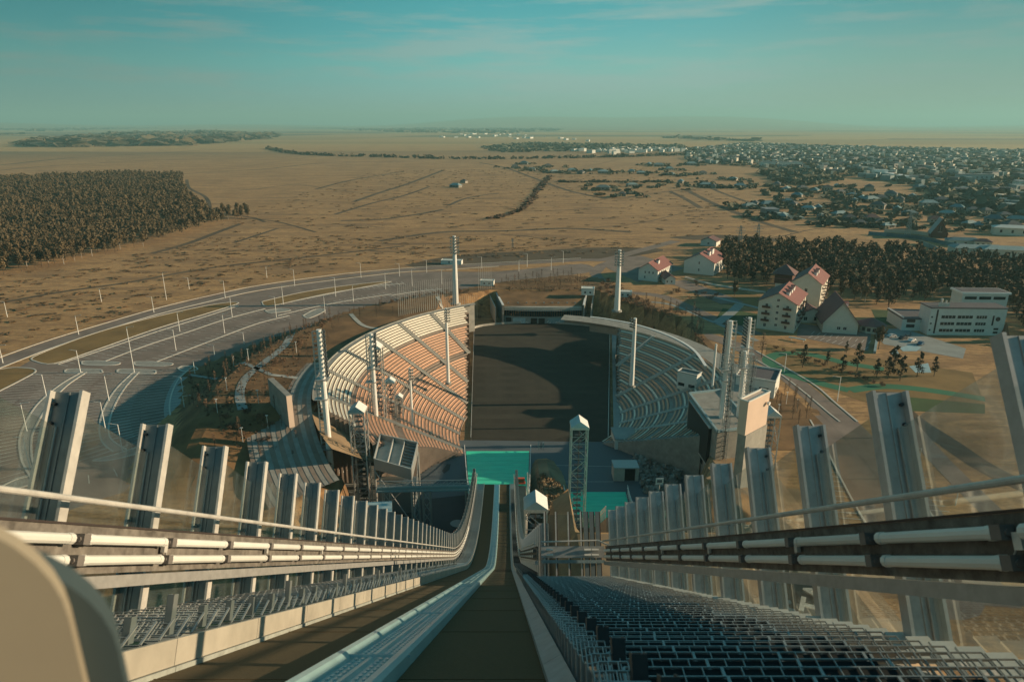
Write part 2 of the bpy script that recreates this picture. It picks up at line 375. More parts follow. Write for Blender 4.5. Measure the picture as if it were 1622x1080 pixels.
def rect(x0,x1,n0,n1): return [(x0,n0),(x0,n1),(x1,n1),(x1,n0)]
def circ(X,n,r,k=10): return [(X+r*math.cos(2*math.pi*i/k),n+r*math.sin(2*math.pi*i/k)) for i in range(k)]
S0=-2.0
jump=thing('ski_jump_inrun','long steep ski jump inrun with brown turf lanes running down towards the stadium','ski jump')
sweep(MB(),rect(-3.45,-1.93,-1.22,-1.15),S0,S3).build('inrun_lane','turf',jump)
sweep(MB(),rect(-1.06,.37,-1.22,-1.15),S0,S3).build('inrun_lane','turf',jump)
# cross ribs of the far lane, seen as dark lines past the bend
for i in range(38):
    s=52+i*1.5; 
    if s>S3-.5: break
    ax,ay,az=axes(s); o=MB().box(J(-.345,-1.142,s),(1.42,.05,.012),ax,ay,az).build('lane_rib','dark',jump)
# white track channel: rounded outer rails, two flat runs and a middle ridge
ch=[(-1.93,-1.2),(-1.93,-1.08),(-1.90,-1.03),(-1.84,-1.00),(-1.78,-1.01),(-1.73,-1.05),(-1.72,-1.10),(-1.53,-1.10),(-1.51,-1.06),(-1.47,-1.06),(-1.45,-1.10),(-1.26,-1.10),(-1.25,-1.05),(-1.20,-1.01),(-1.14,-1.01),(-1.09,-1.04),(-1.06,-1.2)]
sweep(MB(),ch[::-1],S0,S3-.3,1.5).build('track_channel','chan',jump)
nubs=MB()
for i in range(560):       # small studs in the two track grooves
    s=3+i*.18
    if s>60: break
    for X in (-1.66,-1.59,-1.39,-1.32):
        ax,ay,az=axes(s); nubs.box(J(X,-1.093,s),(.03,.09,.016),ax,ay,az)
nubs.build('track_stud','chan',jump,kind='stuff')
for s in (4.1,8.2,14,20,26,32,38,44,50,56,62,68,74,80,86,92,98):
    ax,ay,az=axes(s); MB().box(J(-1.495,-1.052,s),(.86,.02,.03),ax,ay,az).build('channel_joint','chan',jump)
# boards beside the lanes
def sides(mb_args,name,m,s0,s1,ln):
    s=s0
    while s<s1-.3:
        e_=min(s+ln-.012,s1); mb=MB(); ss_=[s,(s+e_)/2,e_] if e_>S1 else [s,e_]
        k=0
        for pr in mb_args:
            k=len(mb.v); mm=len(pr)
            for q in ss_:
                for X,n in pr: mb.v.append(tuple(J(X,n,q)))
            for i in range(len(ss_)-1):
                for j in range(mm): r=(j+1)%mm; mb.f.append((k+i*mm+j,k+i*mm+r,k+(i+1)*mm+r,k+(i+1)*mm+j))
            mb.f.append(tuple(k+j for j in range(mm))[::-1]); mb.f.append(tuple(k+(len(ss_)-1)*mm+j for j in range(mm)))
        mb.build(name,m,jump); s+=ln
sides([rect(-3.50,-3.45,-1.09,-.83)],'side_board','board',S0,S3,2.44)
sides([rect(-3.53,-3.43,-1.15,-1.10)],'board_foot','galvl',S0,S3,4.88)
sides([[(.37,-1.15),(.37,-1.08),(.56,-.98),(.58,-1.15)]],'kerb_board','boardb',S0,S3,2.44)
# supporting box girder and trestles
mb=MB(); sweep(mb,rect(-4.9,1.5,-1.75,-1.35),S0,S3)
mb.build('girder','galv',jump)
sweep(MB(),rect(1.6,3.2,-1.7,-1.45),S0,28).build('girder','dark',jump)
for s in (8,38,70,100):
    mb=MB(); c=J(-1.7,-1.75,s)
    for dx in (-2.6,2.6):
        for dy in (-1.5,1.5):
            mb.tube((c.x+dx,c.y+dy,c.z),(c.x+dx*1.5,c.y+dy*1.5,-1),.28,.35,8)
    z=c.z
    while z>4:
        mb.tube((c.x-2.8,c.y-1.6,z),(c.x+2.9,c.y-1.6,z-5),.12); mb.tube((c.x+2.8,c.y+1.6,z),(c.x-2.9,c.y+1.6,z-5),.12); z-=6
    mb.build('trestle','galv',jump)
# grating steps: one mesh per kind of step, copied down the slope
def tread(x0,x1,cell,gapx=None,depth=.34):
    mb=MB()
    for i in range(5): mb.b2(x0,x1,i*depth/4-.004,i*depth/4+.004,-.014,0)
    n=int(round((x1-x0)/cell))
    for i in range(n+1):
        x=x0+(x1-x0)*i/n; ww=.011 if gapx and i%gapx==0 else .0035
        mb.b2(x-ww,x+ww,.006,depth-.006,-.013,.002)
    return mb
wide=[tread(.86,3.72,.135,4).mesh('step_grating','galv'),tread(.80,3.78,.135,5).mesh('step_grating','galv')]
small=tread(.60,.80,.07).mesh('edge_grating','galv')
left_t=tread(-4.62,-3.56,.12,3).mesh('step_grating','galv')
endp=MB().b2(3.80,4.02,0,.33,-.02,.004).mesh('step_end_plate','galvl')
DS=.38
gap_sheets=[MB().b2(.86,xx,.006,.335,-.03,-.018).mesh('gap_shadow_sheet','pan') for xx in (3.05,2.75)]  # black sheets added so the grating gaps look shadowed
stair=thing('grating_staircase','wide dark grating staircase filling the lower right beside the brown lane','staircase')
stairl=thing('grating_staircase','narrow grating walkway behind the pale board on the left of the ski jump','staircase')
for i in range(72):
    s=-.8+i*DS; p=J(0,-.93,s); 
    if s<28:
        link('gap_shadow_sheet',gap_sheets[(i//3)%2],stair,p)
        link('step_grating',wide[(i//3)%2],stair,p); link('edge_grating',small,stair,p+Vector((0,.19,-.06))); 
        if i%1==0: link('step_end_plate',endp,stair,p)
narrow=tread(.62,1.22,.10).mesh('step_grating','dark')
for i in range(280):
    s=-.8+i*DS
    if s>S3-.5: break
    a=path(s)[2]
    if s>28: link('step_grating',narrow,stair,J(0,-.85,s))
    if s<105: link('step_grating',left_t,stairl,J(0,-.83,s))
sweep(MB(),rect(1.5,3.25,-1.30,-1.26),S0,28).build('under_plate','dark',stair)  # dark plate put in for the shadow under the open gratings
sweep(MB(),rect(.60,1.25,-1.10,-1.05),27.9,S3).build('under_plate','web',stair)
sweep(MB(),rect(-4.66,-3.54,-1.12,-1.07),S0,S3).build('under_plate','web',stairl)
sweep(MB(),rect(3.74,3.79,-1.25,-1.0),S0,28).build('stringer','galvl',stair)
# triangular brackets and short uprights along both edges
def upright(X,s,h,m='web',w_=.09,n_=-.80):
    ax,ay,az=axes(s); mb=MB(); b=J(X,n_,s)
    for dx in (-w_/2,w_/2): mb.box(b+ax*dx+az*(h/2),(.012,.10,h),ax,ay,az)
    mb.box(b-ay*.045+az*(h/2),(w_,.012,h),ax,ay,az)
    return mb.build('upright',m,None)
for i in range(66):
    s=2.1+i*.82
    if s>52: break
    o=upright(-3.60,s,.40 if i%5==2 else .24,'web',.06); o.parent=stairl
    if s<27:
        o=upright(.80,s,.36,'dark',.085,-.93); o.parent=stair
for i in range(110):
    s=1.6+i*.41*1.0
    if s>46: break
    ax,ay,az=axes(s); a=J(.60,-1.10,s); mb=MB()
    p=[a,a+az*.30,a-ax*.03+az*.33+ay*.0,a+ax*.16+az*.10,a+ax*.16]
    q=[v+ay*.012 for v in p]; mb.poly(p); mb.poly(q[::-1])
    for k in range(5): mb.quad(p[k],p[(k+1)%5],q[(k+1)%5],q[k])
    mb.box(a+ax*.0+az*.2,(.012,.12,.24),ax,ay,az)
    mb.build('bracket','galv',stair)
# ---------------------------------------------------------------- wind screens
def post_mesh(side,n0,n1):     # H-section: web across the fence line, flanges at both ends
    h=n1-n0; zc=(n0+n1)/2; W_=.36
    web=MB().box((-side*W_/2,0,zc),(W_-.03,.016,h)).box((-side*W_/2,-.014,zc),(.018,.012,h-.01))
    fl=MB()
    for x in (0,-side*W_): fl.box((x,-.02,zc),(.035,.15,h+.004))
    bolts=MB()
    for z in (n1-.14,n1-.36): bolts.tube((-side*(W_-.05),-.05,z),(-side*(W_-.05),-.008,z),.020)
    return web.mesh('post_web','web' if side>0 else 'galv'),fl.mesh('post','galvl' if side>0 else 'galvshade'),bolts.mesh('bolt','dark')  # right posts get a darker flange copy: their shade is in the colour
def slope_obj(name,me,X,s,parent,n=0.):
    a=path(s)[2]; o=link(name,me,parent,J(X,n,s)); o.rotation_euler=(-a,0,0); return o
def tube_mesh(side,ln,n,cs):
    body=MB(); x0=0; r=.055
    body.tube((side*.06,-ln/2+.06,0),(side*.06,ln/2-.02,0),r,r,10)
    body.tube((side*.06,-ln/2+.05,0),(side*.06,-ln/2+.14,0),r*1.12,r*1.12,10); body.tube((side*.06,ln/2-.10,0),(side*.06,ln/2-.02,0),r*1.12,r*1.12,10)
    cap=MB().box((side*.06,-ln/2-.01,0),(.11,.12,.115)).tube((side*.06,-ln/2-.09,0),(side*.06,-ln/2-.06,0),.03)
    return body.mesh('tube_light','tube'),cap.mesh('end_cap','cap')
def screen(label,X,side,s0,s1,phase,n_top,n_bot,rail_n,group,flip=1,top_far=None):
    t=thing('wind_screen',label,'wind screen',group)
    web,po,bo=post_mesh(side,n_bot,n_top); SP=2.04
    k0=math.ceil((s0-phase)/SP); s=phase+k0*SP; S=[]
    while s<=s1+.01: S.append(s); s+=SP
    for s in S:
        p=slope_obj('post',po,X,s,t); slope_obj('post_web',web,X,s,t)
        if s<12: tag(slope_obj('bolt',bo,X,s,t),kind='stuff')
    for a,b in zip(S[:-1],S[1:]):
        # toughened-glass pane between two posts, its top edge sloping from post to post
        mb=MB(); xo=X-side*.24
        nt_=n_top-.12
        q=[J(xo,n_bot+.05,a+.03),J(xo,n_bot+.05,b-.03),J(xo,nt_-.28,b-.03),J(xo,nt_,a+.03)]
        th=Vector((-side*.012,0,0)); mb.quad(*q); mb.quad(*[v+th for v in q][::-1])
        for k in range(4): mb.quad(q[k],q[k]+th,q[(k+1)%4]+th,q[(k+1)%4])
        mb.build('glass_pane','glass',t)
        if a<34:
            mb=MB(); mb.tube(q[1],q[2],.012); mb.tube(q[3],q[0],.010)
            mb.build('pane_edge_strip','galv',t)
    xi=X+side*.10
    sweep(MB(),rect(min(xi,xi+side*.03),max(xi,xi+side*.03),-.20,.31),s0,s1).build('light_board','concd',t)
    sweep(MB(),rect(min(xi,xi+side*.05),max(xi,xi+side*.05),.313,.335),s0,s1).build('board_cap','rusty',t)
    sweep(MB(),rect(min(xi,xi+side*.12),max(xi,xi+side*.12),-.36,-.225),s0,s1).build('lower_beam','galv',t)
    xr=X+side*.22
    sweep(MB(),circ(xr,rail_n,.032),s0,s1,1.5).build('handrail','galvl',t)
    hb=MB().tube((0,0,0),(side*.14,0,0),.012).mesh('rail_bracket','galv')
    tb=[tube_mesh(side,1.83,0,0)]
    for a,b in zip([S[0]-SP]+S[:-1],S):
        m_=(a+b)/2
        if m_<s0+.9 or m_>min(s1,86): continue
        if m_<40: slope_obj('rail_bracket',hb,X+side*.08,a+.2,t,rail_n)
        for n_ in (.165,-.055):
            o=slope_obj('tube_light',tb[0][0],X+side*.15,m_+(.0 if n_>0 else -.05),t,n_)
            if side<0: pass
            o2=link('end_cap',tb[0][1],o)
            if side<0: o.rotation_euler=(-path(m_)[2],0,0)
        if m_<20 and int(m_)%4==0:
            p=J(X+side*.19,.10,m_+.98); mb=MB().box(p,(.05,.09,.13),*axes(m_)); mb.tube(p,J(X+side*.17,.17,m_+1.15),.009); mb.tube(p,J(X+side*.17,-.05,m_+1.15),.009)
            mb.build('junction_box','galvl',t)
    return t
GS='screens along the ski jump'
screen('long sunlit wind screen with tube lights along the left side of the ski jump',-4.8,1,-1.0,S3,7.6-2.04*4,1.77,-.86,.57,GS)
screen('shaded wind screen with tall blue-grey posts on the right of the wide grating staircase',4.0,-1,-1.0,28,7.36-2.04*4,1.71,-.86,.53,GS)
screen('low wind screen hugging the narrow right edge of the ski jump near its bend',1.32,-1,28.2,S3,29,1.25,-.86,.45,GS)
# cross screen that closes the wide staircase
t=thing('wind_screen','short cross wind screen closing off the foot of the wide grating staircase','wind screen',GS)
ax,ay,az=axes(28); base=J(0,0,28.3)
for i,x in enumerate((1.5,1.95,2.45,2.95,3.15,3.38,3.62)):
    wd=.05 if i<4 else .16
    MB().box(base+ax*x+az*.42,(wd,.08,2.5),ax,ay,az).build('post','galvl' if i<4 else 'web',t)
    MB().box(base+ax*(x+wd/2+.02)+az*.42+ay*.03,(.04,.06,2.5),ax,ay,az).build('post_web','rusty',t)
for a,b in ((1.38,1.5),(1.5,1.95),(1.95,2.45),(2.45,2.95),(2.95,3.62)):
    MB().box(base+ax*((a+b)/2)+az*.40+ay*.05,(b-a-.05,.012,2.3),ax,ay,az).build('glass_pane','glass',t)
MB().box(base+ax*2.6+az*.12-ay*.06,(2.5,.04,.44),ax,ay,az).build('light_board','galv',t)
MB().box(base+ax*2.6+az*(-.24)-ay*.10,(2.5,.10,.12),ax,ay,az).build('lower_beam','boardb',t)
MB().tube(base+ax*1.35+az*.50-ay*.16,base+ax*3.6+az*.56-ay*.16,.03).tube(base+ax*3.6+az*.56-ay*.16,base+ax*4.0+az*.35-ay*.5,.03).build('handrail','galvl',t)
for x in (1.55,3.05,3.35):
    for z_ in (.2,-.0): MB().tube(base+ax*x+az*z_-ay*.14,base+ax*(x+.26)+az*z_-ay*.14,.045).build('tube_light','tube',t)
# padded guard at the photographer's elbow
t=thing('padded_guard','blurred beige padded guard with a rounded corner at the lower left edge','guard')
def guard(x0,x1,m,name,yy):
    mb=MB(); k=12; pts=[]
    top=.02
    for i in range(k+1):
        a=math.pi/2*i/k; pts.append((x1-.30+.30*math.sin(a),-.26+.26*math.cos(a)))
    pts=[(x0,0)]+pts+[(x1,-.75),(x0,-.75)]
    f_=[Vector((x,0,z)) for x,z in pts]; b_=[v+Vector((.0,yy,0)) for v in f_]
    mb.poly(f_[::-1]); mb.poly(b_)
    for i in range(len(pts)): j=(i+1)%len(pts); mb.quad(f_[i],f_[j],b_[j],b_[i])
    return mb
o=guard(-.55,0,'tan','padding',.03).build('padding','tan',t); 
o2=guard(-.50,.045,'tanshade','padding_shade_side',.05).build('padding_shade_side','tanshade',t); o2.location=(0,.032,-.10)  # dark slab behind: the guard's shaded side put into the colour
t.location=(-.625,.80,H-.405); t.rotation_euler=(0,0,R(28))
# ---------------------------------------------------------------- stadium
def field_edge(y): return -13.7+(y-210)*(-6/136.)-1.6
stand=thing('grandstand','large sunlit curved grandstand of orange and cream bench rows left of the dark field','grandstand')
NR=38; r0,z0=56.,-12.; dr=(99.5-r0)/NR; dz=24./NR
TH0,TH1=R(196),R(123)
aisles=[R(a) for a in (126,137,148,158.5,170,182,194)]
mb=MB()
def rowz(j): return z0+j*dz
def th0(r):
    P_=[(50,196),(66,201),(80,209),(88,211),(91,203),(110,197)]
    for (a,b),(c,d) in zip(P_[:-1],P_[1:]):
        if r<=c: return R(b+(d-b)*(r-a)/(c-a))
    return R(197)
def tend(r):       # far angle of a row: stops at the field edge
    th=TH1
    for _ in range(40):
        x=LC.x+r*math.cos(th); y=LC.y+r*math.sin(th)
        if x<=field_edge(y): break
        th+=R(1.2)
    return th
def P2(c,r,th,z): return Vector((c.x+r*math.cos(th),c.y+r*math.sin(th),z))
for j in range(NR):
    r=r0+j*dr; te=tend(r); TH0=th0(r); n=max(2,int((TH0-te)/R(2))) if TH0>te else 0
    if n==0: continue
    for k in range(n):
        a=TH0+(te-TH0)*k/n; b=TH0+(te-TH0)*(k+1)/n; z=rowz(j)
        mb.quad(P2(LC,r,b,z),P2(LC,r,a,z),P2(LC,r+dr,a,z),P2(LC,r+dr,b,z))
        mb.quad(P2(LC,r,a,z-dz),P2(LC,r,a,z),P2(LC,r,b,z),P2(LC,r,b,z-dz))
    mb.quad(P2(LC,r,te,-13),P2(LC,r,te,z),P2(LC,r+dr,te,z),P2(LC,r+dr,te,-13))
    mb.quad(P2(LC,r,TH0,-13),P2(LC,r,TH0,z),P2(LC,r+dr,TH0,z),P2(LC,r+dr,TH0,-13))
mb.build('terrace','terr',stand)
TH0=R(197)
mb=MB()
n=50
for k in range(n):
    a=TH0+(TH1-TH0)*k/n; b=TH0+(TH1-TH0)*(k+1)/n; zr=rowz(NR)
    mb.quad(P2(LC,99.5,a,zr+.1),P2(LC,99.5,b,zr+.1),P2(LC,101.3,b,zr+.1),P2(LC,101.3,a,zr+.1))
    mb.quad(P2(LC,101.3,a,zr+.45),P2(LC,101.3,b,zr+.45),P2(LC,101.3,b,-1),P2(LC,101.3,a,-1))
    mb.quad(P2(LC,101.3,a,zr+.45),P2(LC,101.6,a,zr+.45),P2(LC,101.6,b,zr+.45),P2(LC,101.3,b,zr+.45))
    mb.quad(P2(LC,101.6,a,zr+.45),P2(LC,101.6,a,-1),P2(LC,101.6,b,-1),P2(LC,101.6,b,zr+.45))
mb.build('rim_wall','conc',stand)
def bench_row(parent,c,r,z,ta,tb,m):
    mb=MB(); n=max(1,int(abs(ta-tb)/R(2.2)))
    for k in range(n):
        a=ta+(tb-ta)*k/n; b=ta+(tb-ta)*(k+1)/n
        for (ra,rb,za,zb) in ((r+.38,r+.92,z+.40,z+.40),):
            mb.quad(P2(c,ra,a,za),P2(c,ra,b,za),P2(c,rb,b,za),P2(c,rb,a,za))
        mb.quad(P2(c,r+.38,a,z+.40),P2(c,r+.38,a,z+.22),P2(c,r+.38,b,z+.22),P2(c,r+.38,b,z+.40))
        mb.quad(P2(c,r+.92,a,z+.40),P2(c,r+1.0,a,z+.66),P2(c,r+1.0,b,z+.66),P2(c,r+.92,b,z+.40))
    mb.build('bench_row',m,parent)
for j in range(NR):
    if j in (17,18,29): continue
    r=r0+j*dr; te=tend(r); TH0=th0(r)
    if te>=TH0: continue
    cuts=[te]+[a for a in aisles if a>te+R(1)]+[TH0]
    for a,b in zip(cuts[:-1],cuts[1:]):
        g=.8/r; bb=b-g if b<TH0 else b-.004; aa=a+g if a>te else a+.004
        if bb-aa<R(1.2): continue
        bench_row(stand,LC,r,rowz(j)+.02,bb,aa,'bwhite' if j>=30 else 'orange')
def stair_aisle(parent,c,th,ra,rb,za,zb,w_=2.0,m='conc'):
    mb=MB(); n=int((rb-ra)/.57); d=Vector((math.cos(th),math.sin(th),0)); s_=Vector((-d.y,d.x,0))
    for i in range(n):
        t_=(i+.5)/n; mb.box(Vector((c.x,c.y,0))+d*(ra+(rb-ra)*t_)+Vector((0,0,za+(zb-za)*t_+.05)),(.57,w_,.5),d,s_)
    mb.build('stair_aisle',m,parent)
    mb=MB()
    for k in range(0,int(rb-ra),3):
        for q in (-w_/2,):
            p=Vector((c.x,c.y,0))+d*(ra+k)+s_*q; z=za+(zb-za)*k/(rb-ra)
            mb.box(p+Vector((0,0,z+.9)),(.09,.09,1.6)); 
            if k+3<=rb-ra: mb.tube(p+Vector((0,0,z+1.6)),p+d*3+Vector((0,0,z+1.6+(zb-za)*3/(rb-ra))),.05,n=4)
    mb.build('stair_rail','galv',parent)
for th in aisles:
    ra=r0
    while ra<99 and (LC.x+ra*math.cos(th)>field_edge(LC.y+ra*math.sin(th)) ): ra+=.5
    if ra<96: stair_aisle(stand,LC,th,ra,99.5,z0+(ra-r0)/dr*dz,rowz(NR))
# grey embankment rings behind the grandstand's near end, with the sand wedge
t=thing('paved_embankment','grey ribbed embankment curving round the near left end of the grandstand','embankment')
for q in range(14):
    mb=MB(); ra=102.+q*1.3; n=24
    for k in range(n):
        a=R(176)+R(40)*k/n; b=R(176)+R(40)*(k+1)/n
        def rz_(th_,qq): k0=1-ss(194,218,math.degrees(th_)); return (11.3-qq*.12)*k0+(2.5-qq*.15)*(1-k0)
        mb.quad(P2(LC,ra,a,rz_(a,q)),P2(LC,ra+1.3,a,rz_(a,q+1)+.08),P2(LC,ra+1.3,b,rz_(b,q+1)+.08),P2(LC,ra,b,rz_(b,q)))
        mb.quad(P2(LC,ra,a,rz_(a,q)),P2(LC,ra,b,rz_(b,q)),P2(LC,ra,b,rz_(b,q)-.4),P2(LC,ra,a,rz_(a,q)-.4))
    mb.build('paving_ring','terr' if q%2 else 'conc',t)
mb=MB(); n=20
for k in range(n):
    a=R(197)+R(17)*k/n; b=R(197)+R(17)*(k+1)/n
    mb.quad(P2(LC,82,a,-3),P2(LC,82,b,-3),P2(LC,102,b,10),P2(LC,102,a,10))
mb.build('sand_wedge','slope',kind='structure')
# freestanding slab wall
A,B=at(433,640,10.3),at(462,670,10.3)
t=thing('slab_wall','freestanding tall grey slab wall with a sunlit peach end at the left of the grandstand','wall')
d=(B-A).normalized(); nrm=Vector((d.y,-d.x,0)); c=(A+B)/2
zt=zat(B.y,626); zm_=(zt+9)/2
MB().box((c.x,c.y,zm_),((B-A).length,1.6,zt-9),d,Vector((-d.y,d.x,0))).build('slab','conc',t)
MB().box((B.x+d.x*.12,B.y+d.y*.12,zm_),(.2,1.5,zt-9.2),d,Vector((-d.y,d.x,0))).build('end_face','peach',t)  # sunlit warmth of this end is put into its colour
# right grandstand
stR=thing('grandstand','shaded curved grandstand with brown and teal bench rows right of the dark field','grandstand')
NR2=26; q0,qz0=38.,-12.; qr=(75.-q0)/NR2; qz=15./NR2
def fe_r(y): return 33.4+(y-212)*(16.9/126.)+2.6
def rend(r):
    th=R(80)
    while th>R(-40):
        x=RC.x+r*math.cos(th); y=RC.y+r*math.sin(th)
        if x>=fe_r(y): break
        th-=R(1.0)
    return th
mb=MB(); TR0=R(-44)
for j in range(NR2):
    r=q0+j*qr; te=rend(r); n=max(2,int((te-TR0)/R(2)))
    if te<=TR0: continue
    z=qz0+j*qz
    for k in range(n):
        a=TR0+(te-TR0)*k/n; b=TR0+(te-TR0)*(k+1)/n
        mb.quad(P2(RC,r,a,z),P2(RC,r+qr,a,z),P2(RC,r+qr,b,z),P2(RC,r,b,z))
        mb.quad(P2(RC,r,a,z-qz),P2(RC,r,a,z),P2(RC,r,b,z),P2(RC,r,b,z-qz))
    for th in (te,TR0): mb.quad(P2(RC,r,th,-13),P2(RC,r,th,z),P2(RC,r+qr,th,z),P2(RC,r+qr,th,-13))
mb.build('terrace','conc',stR)
al2=[R(a) for a in (38,17,-3,-17,-31)]
for j in range(NR2):
    if j in (12,): continue
    r=q0+j*qr; te=rend(r)
    cuts=[TR0]+[a for a in sorted(al2) if a<te-R(1)]+[te]
    for a,b in zip(cuts[:-1],cuts[1:]):
        if b-a<R(2.5): continue
        bench_row(stR,RC,r+.1,qz0+j*qz+.02,a+.9/r,b-.9/r,'orange' if j%3 else 'bwhite')
for th in al2:
    ra=q0
    while ra<75 and RC.x+ra*math.cos(th)<fe_r(RC.y+ra*math.sin(th)): ra+=.5
    if ra<72: stair_aisle(stR,RC,th,ra,75,qz0+(ra-q0)/qr*qz,3,2.0,'concl')
# promenade and curved blue-grey back wall
t=thing('curved_wall','pale blue curved retaining wall sweeping behind the right grandstand','wall')
wl=pl([(935,502),(965,506),(1010,515),(1060,532),(1097,553),(1118,580)],3,8)
mb=MB(); wallrib(mb,wl,.8,-4,3.0); mb.build('wall_face','concl',t)
mb=MB(); wallrib(mb,wl,1.1,3.0,3.2); mb.build('coping','white',t)
mb=MB(); 
for k in range(40):
    a=R(-44)+R(118)*k/40; b=R(-44)+R(118)*(k+1)/40
    mb.quad(P2(RC,75,a,3.02),P2(RC,84,a,3.02),P2(RC,84,b,3.02),P2(RC,75,b,3.02))
    mb.quad(P2(RC,84,a,3.02),P2(RC,84,a,-1),P2(RC,84,b,-1),P2(RC,84,b,3.02))
mb.build('promenade','conc',kind='structure')
# small commentary box on the right stand
def boxhouse(name,label,cat,c,sx,sy,z0_,z1_,wm,rm,rz=0.,group=None,par=.3,wins=()):
    t=thing(name,label,cat,group,(c[0],c[1],z0_),R(rz)); h=z1_-z0_
    MB().b2(-sx/2,sx/2,-sy/2,sy/2,0,h).build('wall',wm,t)
    MB().b2(-sx/2-.15,sx/2+.15,-sy/2-.15,sy/2+.15,h+.003,h+.12).build('roof',rm,t)
    for q in (-1,1):
        MB().b2(-sx/2-.2,sx/2+.2,q*(sy/2+.05)-.15,q*(sy/2+.05)+.15,h+.125,h+.125+par).build('parapet',wm,t)
        MB().b2(q*(sx/2+.05)-.15,q*(sx/2+.05)+.15,-sy/2+.12,sy/2-.12,h+.125,h+.12+par).build('parapet',wm,t)
    for (face,u,v,ww,hh) in wins:     # face F front(-y), R right(+x), L left
        if face=='F': mb=MB().b2(u-ww/2,u+ww/2,-sy/2-.08,-sy/2+.05,v,v+hh); fr=MB().b2(u-ww/2-.1,u+ww/2+.1,-sy/2-.12,-sy/2,v-.12,v-.02)
        elif face=='R': mb=MB().b2(sx/2-.05,sx/2+.08,u-ww/2,u+ww/2,v,v+hh); fr=MB().b2(sx/2,sx/2+.12,u-ww/2-.1,u+ww/2+.1,v-.12,v-.02)
        else: mb=MB().b2(-sx/2-.08,-sx/2+.05,u-ww/2,u+ww/2,v,v+hh); fr=MB().b2(-sx/2-.12,-sx/2,u-ww/2-.1,u+ww/2+.1,v-.12,v-.02)
        o=mb.build('window','glassd',t); fr.build('sill','white',o)
    return t
p=at(1092,592,3); boxhouse('commentary_box','small flat-roofed commentary box set into the shaded right grandstand','box',(p.x,p.y),7.5,4,-3,3.6,'wallw','black',-38,wins=(('F',-2,1.5,2.4,1.2),('F',2,1.5,2.4,1.2)))
# field, outrun, landing hills
mb=MB(); 
pts=[at(747,697,-12),at(968,700,-12),at(965,527,-12),at(940,518,-12),at(900,514,-12),at(855,512,-12),at(800,513.5,-12),at(765,517,-12),at(751,521,-12)]
for p in pts: p.z=-11.9
mb.poly(pts); mb.build('sports_field','field',kind='structure')
mb=MB(); q=[at(x,y,-12) for x,y in ((640,700),(747,697),(968,700),(1010,700),(1115,735),(1130,800),(1130,880),(640,880))]
for p in q: p.z=-11.95
mb.poly(q); mb.build('outrun_floor','outrun',kind='structure')
mb=MB()
for a,b in (((800,763),(972,763)),((880,737),(972,739))):
    A,B=at(*a,-12),at(*b,-12); A.z=B.z=-11.93; mb.strip([A+Vector((0,.15,0)),B+Vector((0,.15,0))],[A,B])
mb.build('outrun_line','paint',kind='structure')
for (xa,xb) in ((749,751),(966,969)):    # boards along both field sides
    A=at(xa-3,697,-12); B=at(xa+(2 if xa<800 else 0),523,-12); t=thing('field_fence','white rail fence along the %s edge of the dark field'%('left' if xa<800 else 'right'),'fence','fences along the field')
    mb=MB(); wallrib(mb,[A,B],.18,-11.0,-10.88); mb.build('rail','galvl',t)
    mb=MB(); 
    for k in range(30): p=A.lerp(B,k/29.); mb.box((p.x,p.y,-11.5),(.12,.12,1.1))
    mb.build('fence_posts','galv',t,kind='stuff')
mb=MB(); A=at(972,700,-12);B=at(969,528,-12); mb.quad(*[Vector((v.x+d,v.y,-11.88)) for v,d in ((A,0),(A,2.6),(B,2.6),(B,0))]); mb.build('side_ramp','pave',kind='structure')
def landing(name,label,x0,x1,ya,yb,za,zb,ta,tb):
    """x0,x1 at the foot; ta,tb at the head (the slope widens downhill)"""
    t=thing(name,label,'ski slope'); n=26
    def zz(u): return za+(zb-za)*(1-(1-u)**1.75)
    def xl_(u): return ta+(x0-ta)*u
    def xr_(u): return tb+(x1-tb)*u
    S_=[(i/n,(i+1)/n) for i in range(n)]
    for u,v in S_:
        y1,y2=ya+(yb-ya)*u,ya+(yb-ya)*v; mb=MB()
        mb.quad((xl_(u),y1,zz(u)),(xr_(u),y1,zz(u)),(xr_(v),y2-.06,zz(v)),(xl_(v),y2-.06,zz(v)))
        mb.quad((xl_(u),y1,zz(u)-.05),(xr_(u),y1,zz(u)-.05),(xr_(u),y1,zz(u)),(xl_(u),y1,zz(u)))
        mb.build('landing_mat','mat_',t)
    mb=MB()
    for u,v in S_:
        y1,y2=ya+(yb-ya)*u,ya+(yb-ya)*v
        for f,o_ in ((xl_,-.3),(xr_,.3)): mb.quad((f(u)+o_,y1,-12.2),(f(u)+o_,y1,zz(u)-.2),(f(v)+o_,y2,zz(v)-.2),(f(v)+o_,y2,-12.2))
        mb.quad((xl_(u)-.3,y1,zz(u)-.2),(xr_(u)+.3,y1,zz(u)-.2),(xr_(v)+.3,y2,zz(v)-.2),(xl_(v)-.3,y2,zz(v)-.2))
    mb.quad((xl_(0)-.3,ya,-12.2),(xr_(0)+.3,ya,-12.2),(xr_(0)+.3,ya,zz(0)-.2),(xl_(0)-.3,ya,zz(0)-.2))
    mb.build('slope_body','conc',t)
    for f,o_ in ((xl_,-.5),(xr_,.5)):
        mb=MB()
        for u,v in S_:
            y1,y2=ya+(yb-ya)*u,ya+(yb-ya)*v
            for hh in (1.4,2.2): mb.tube((f(u)+o_,y1,zz(u)+hh),(f(v)+o_,y2,zz(v)+hh),.09,n=5)
            mb.box((f(u)+o_,y1,zz(u)+1.0),(.12,.12,2.5)); mb.box(((f(u)+f(v))/2+o_,(y1+y2)/2,(zz(u)+zz(v))/2+1.0),(.12,.12,2.5))
        mb.build('side_rail','white',t)
    return t
landing('landing_slope','bright green landing slope straight beyond the end of the brown inrun lanes',-15.0,5.6,99,202,34,-11.8,-5.4,2.0)
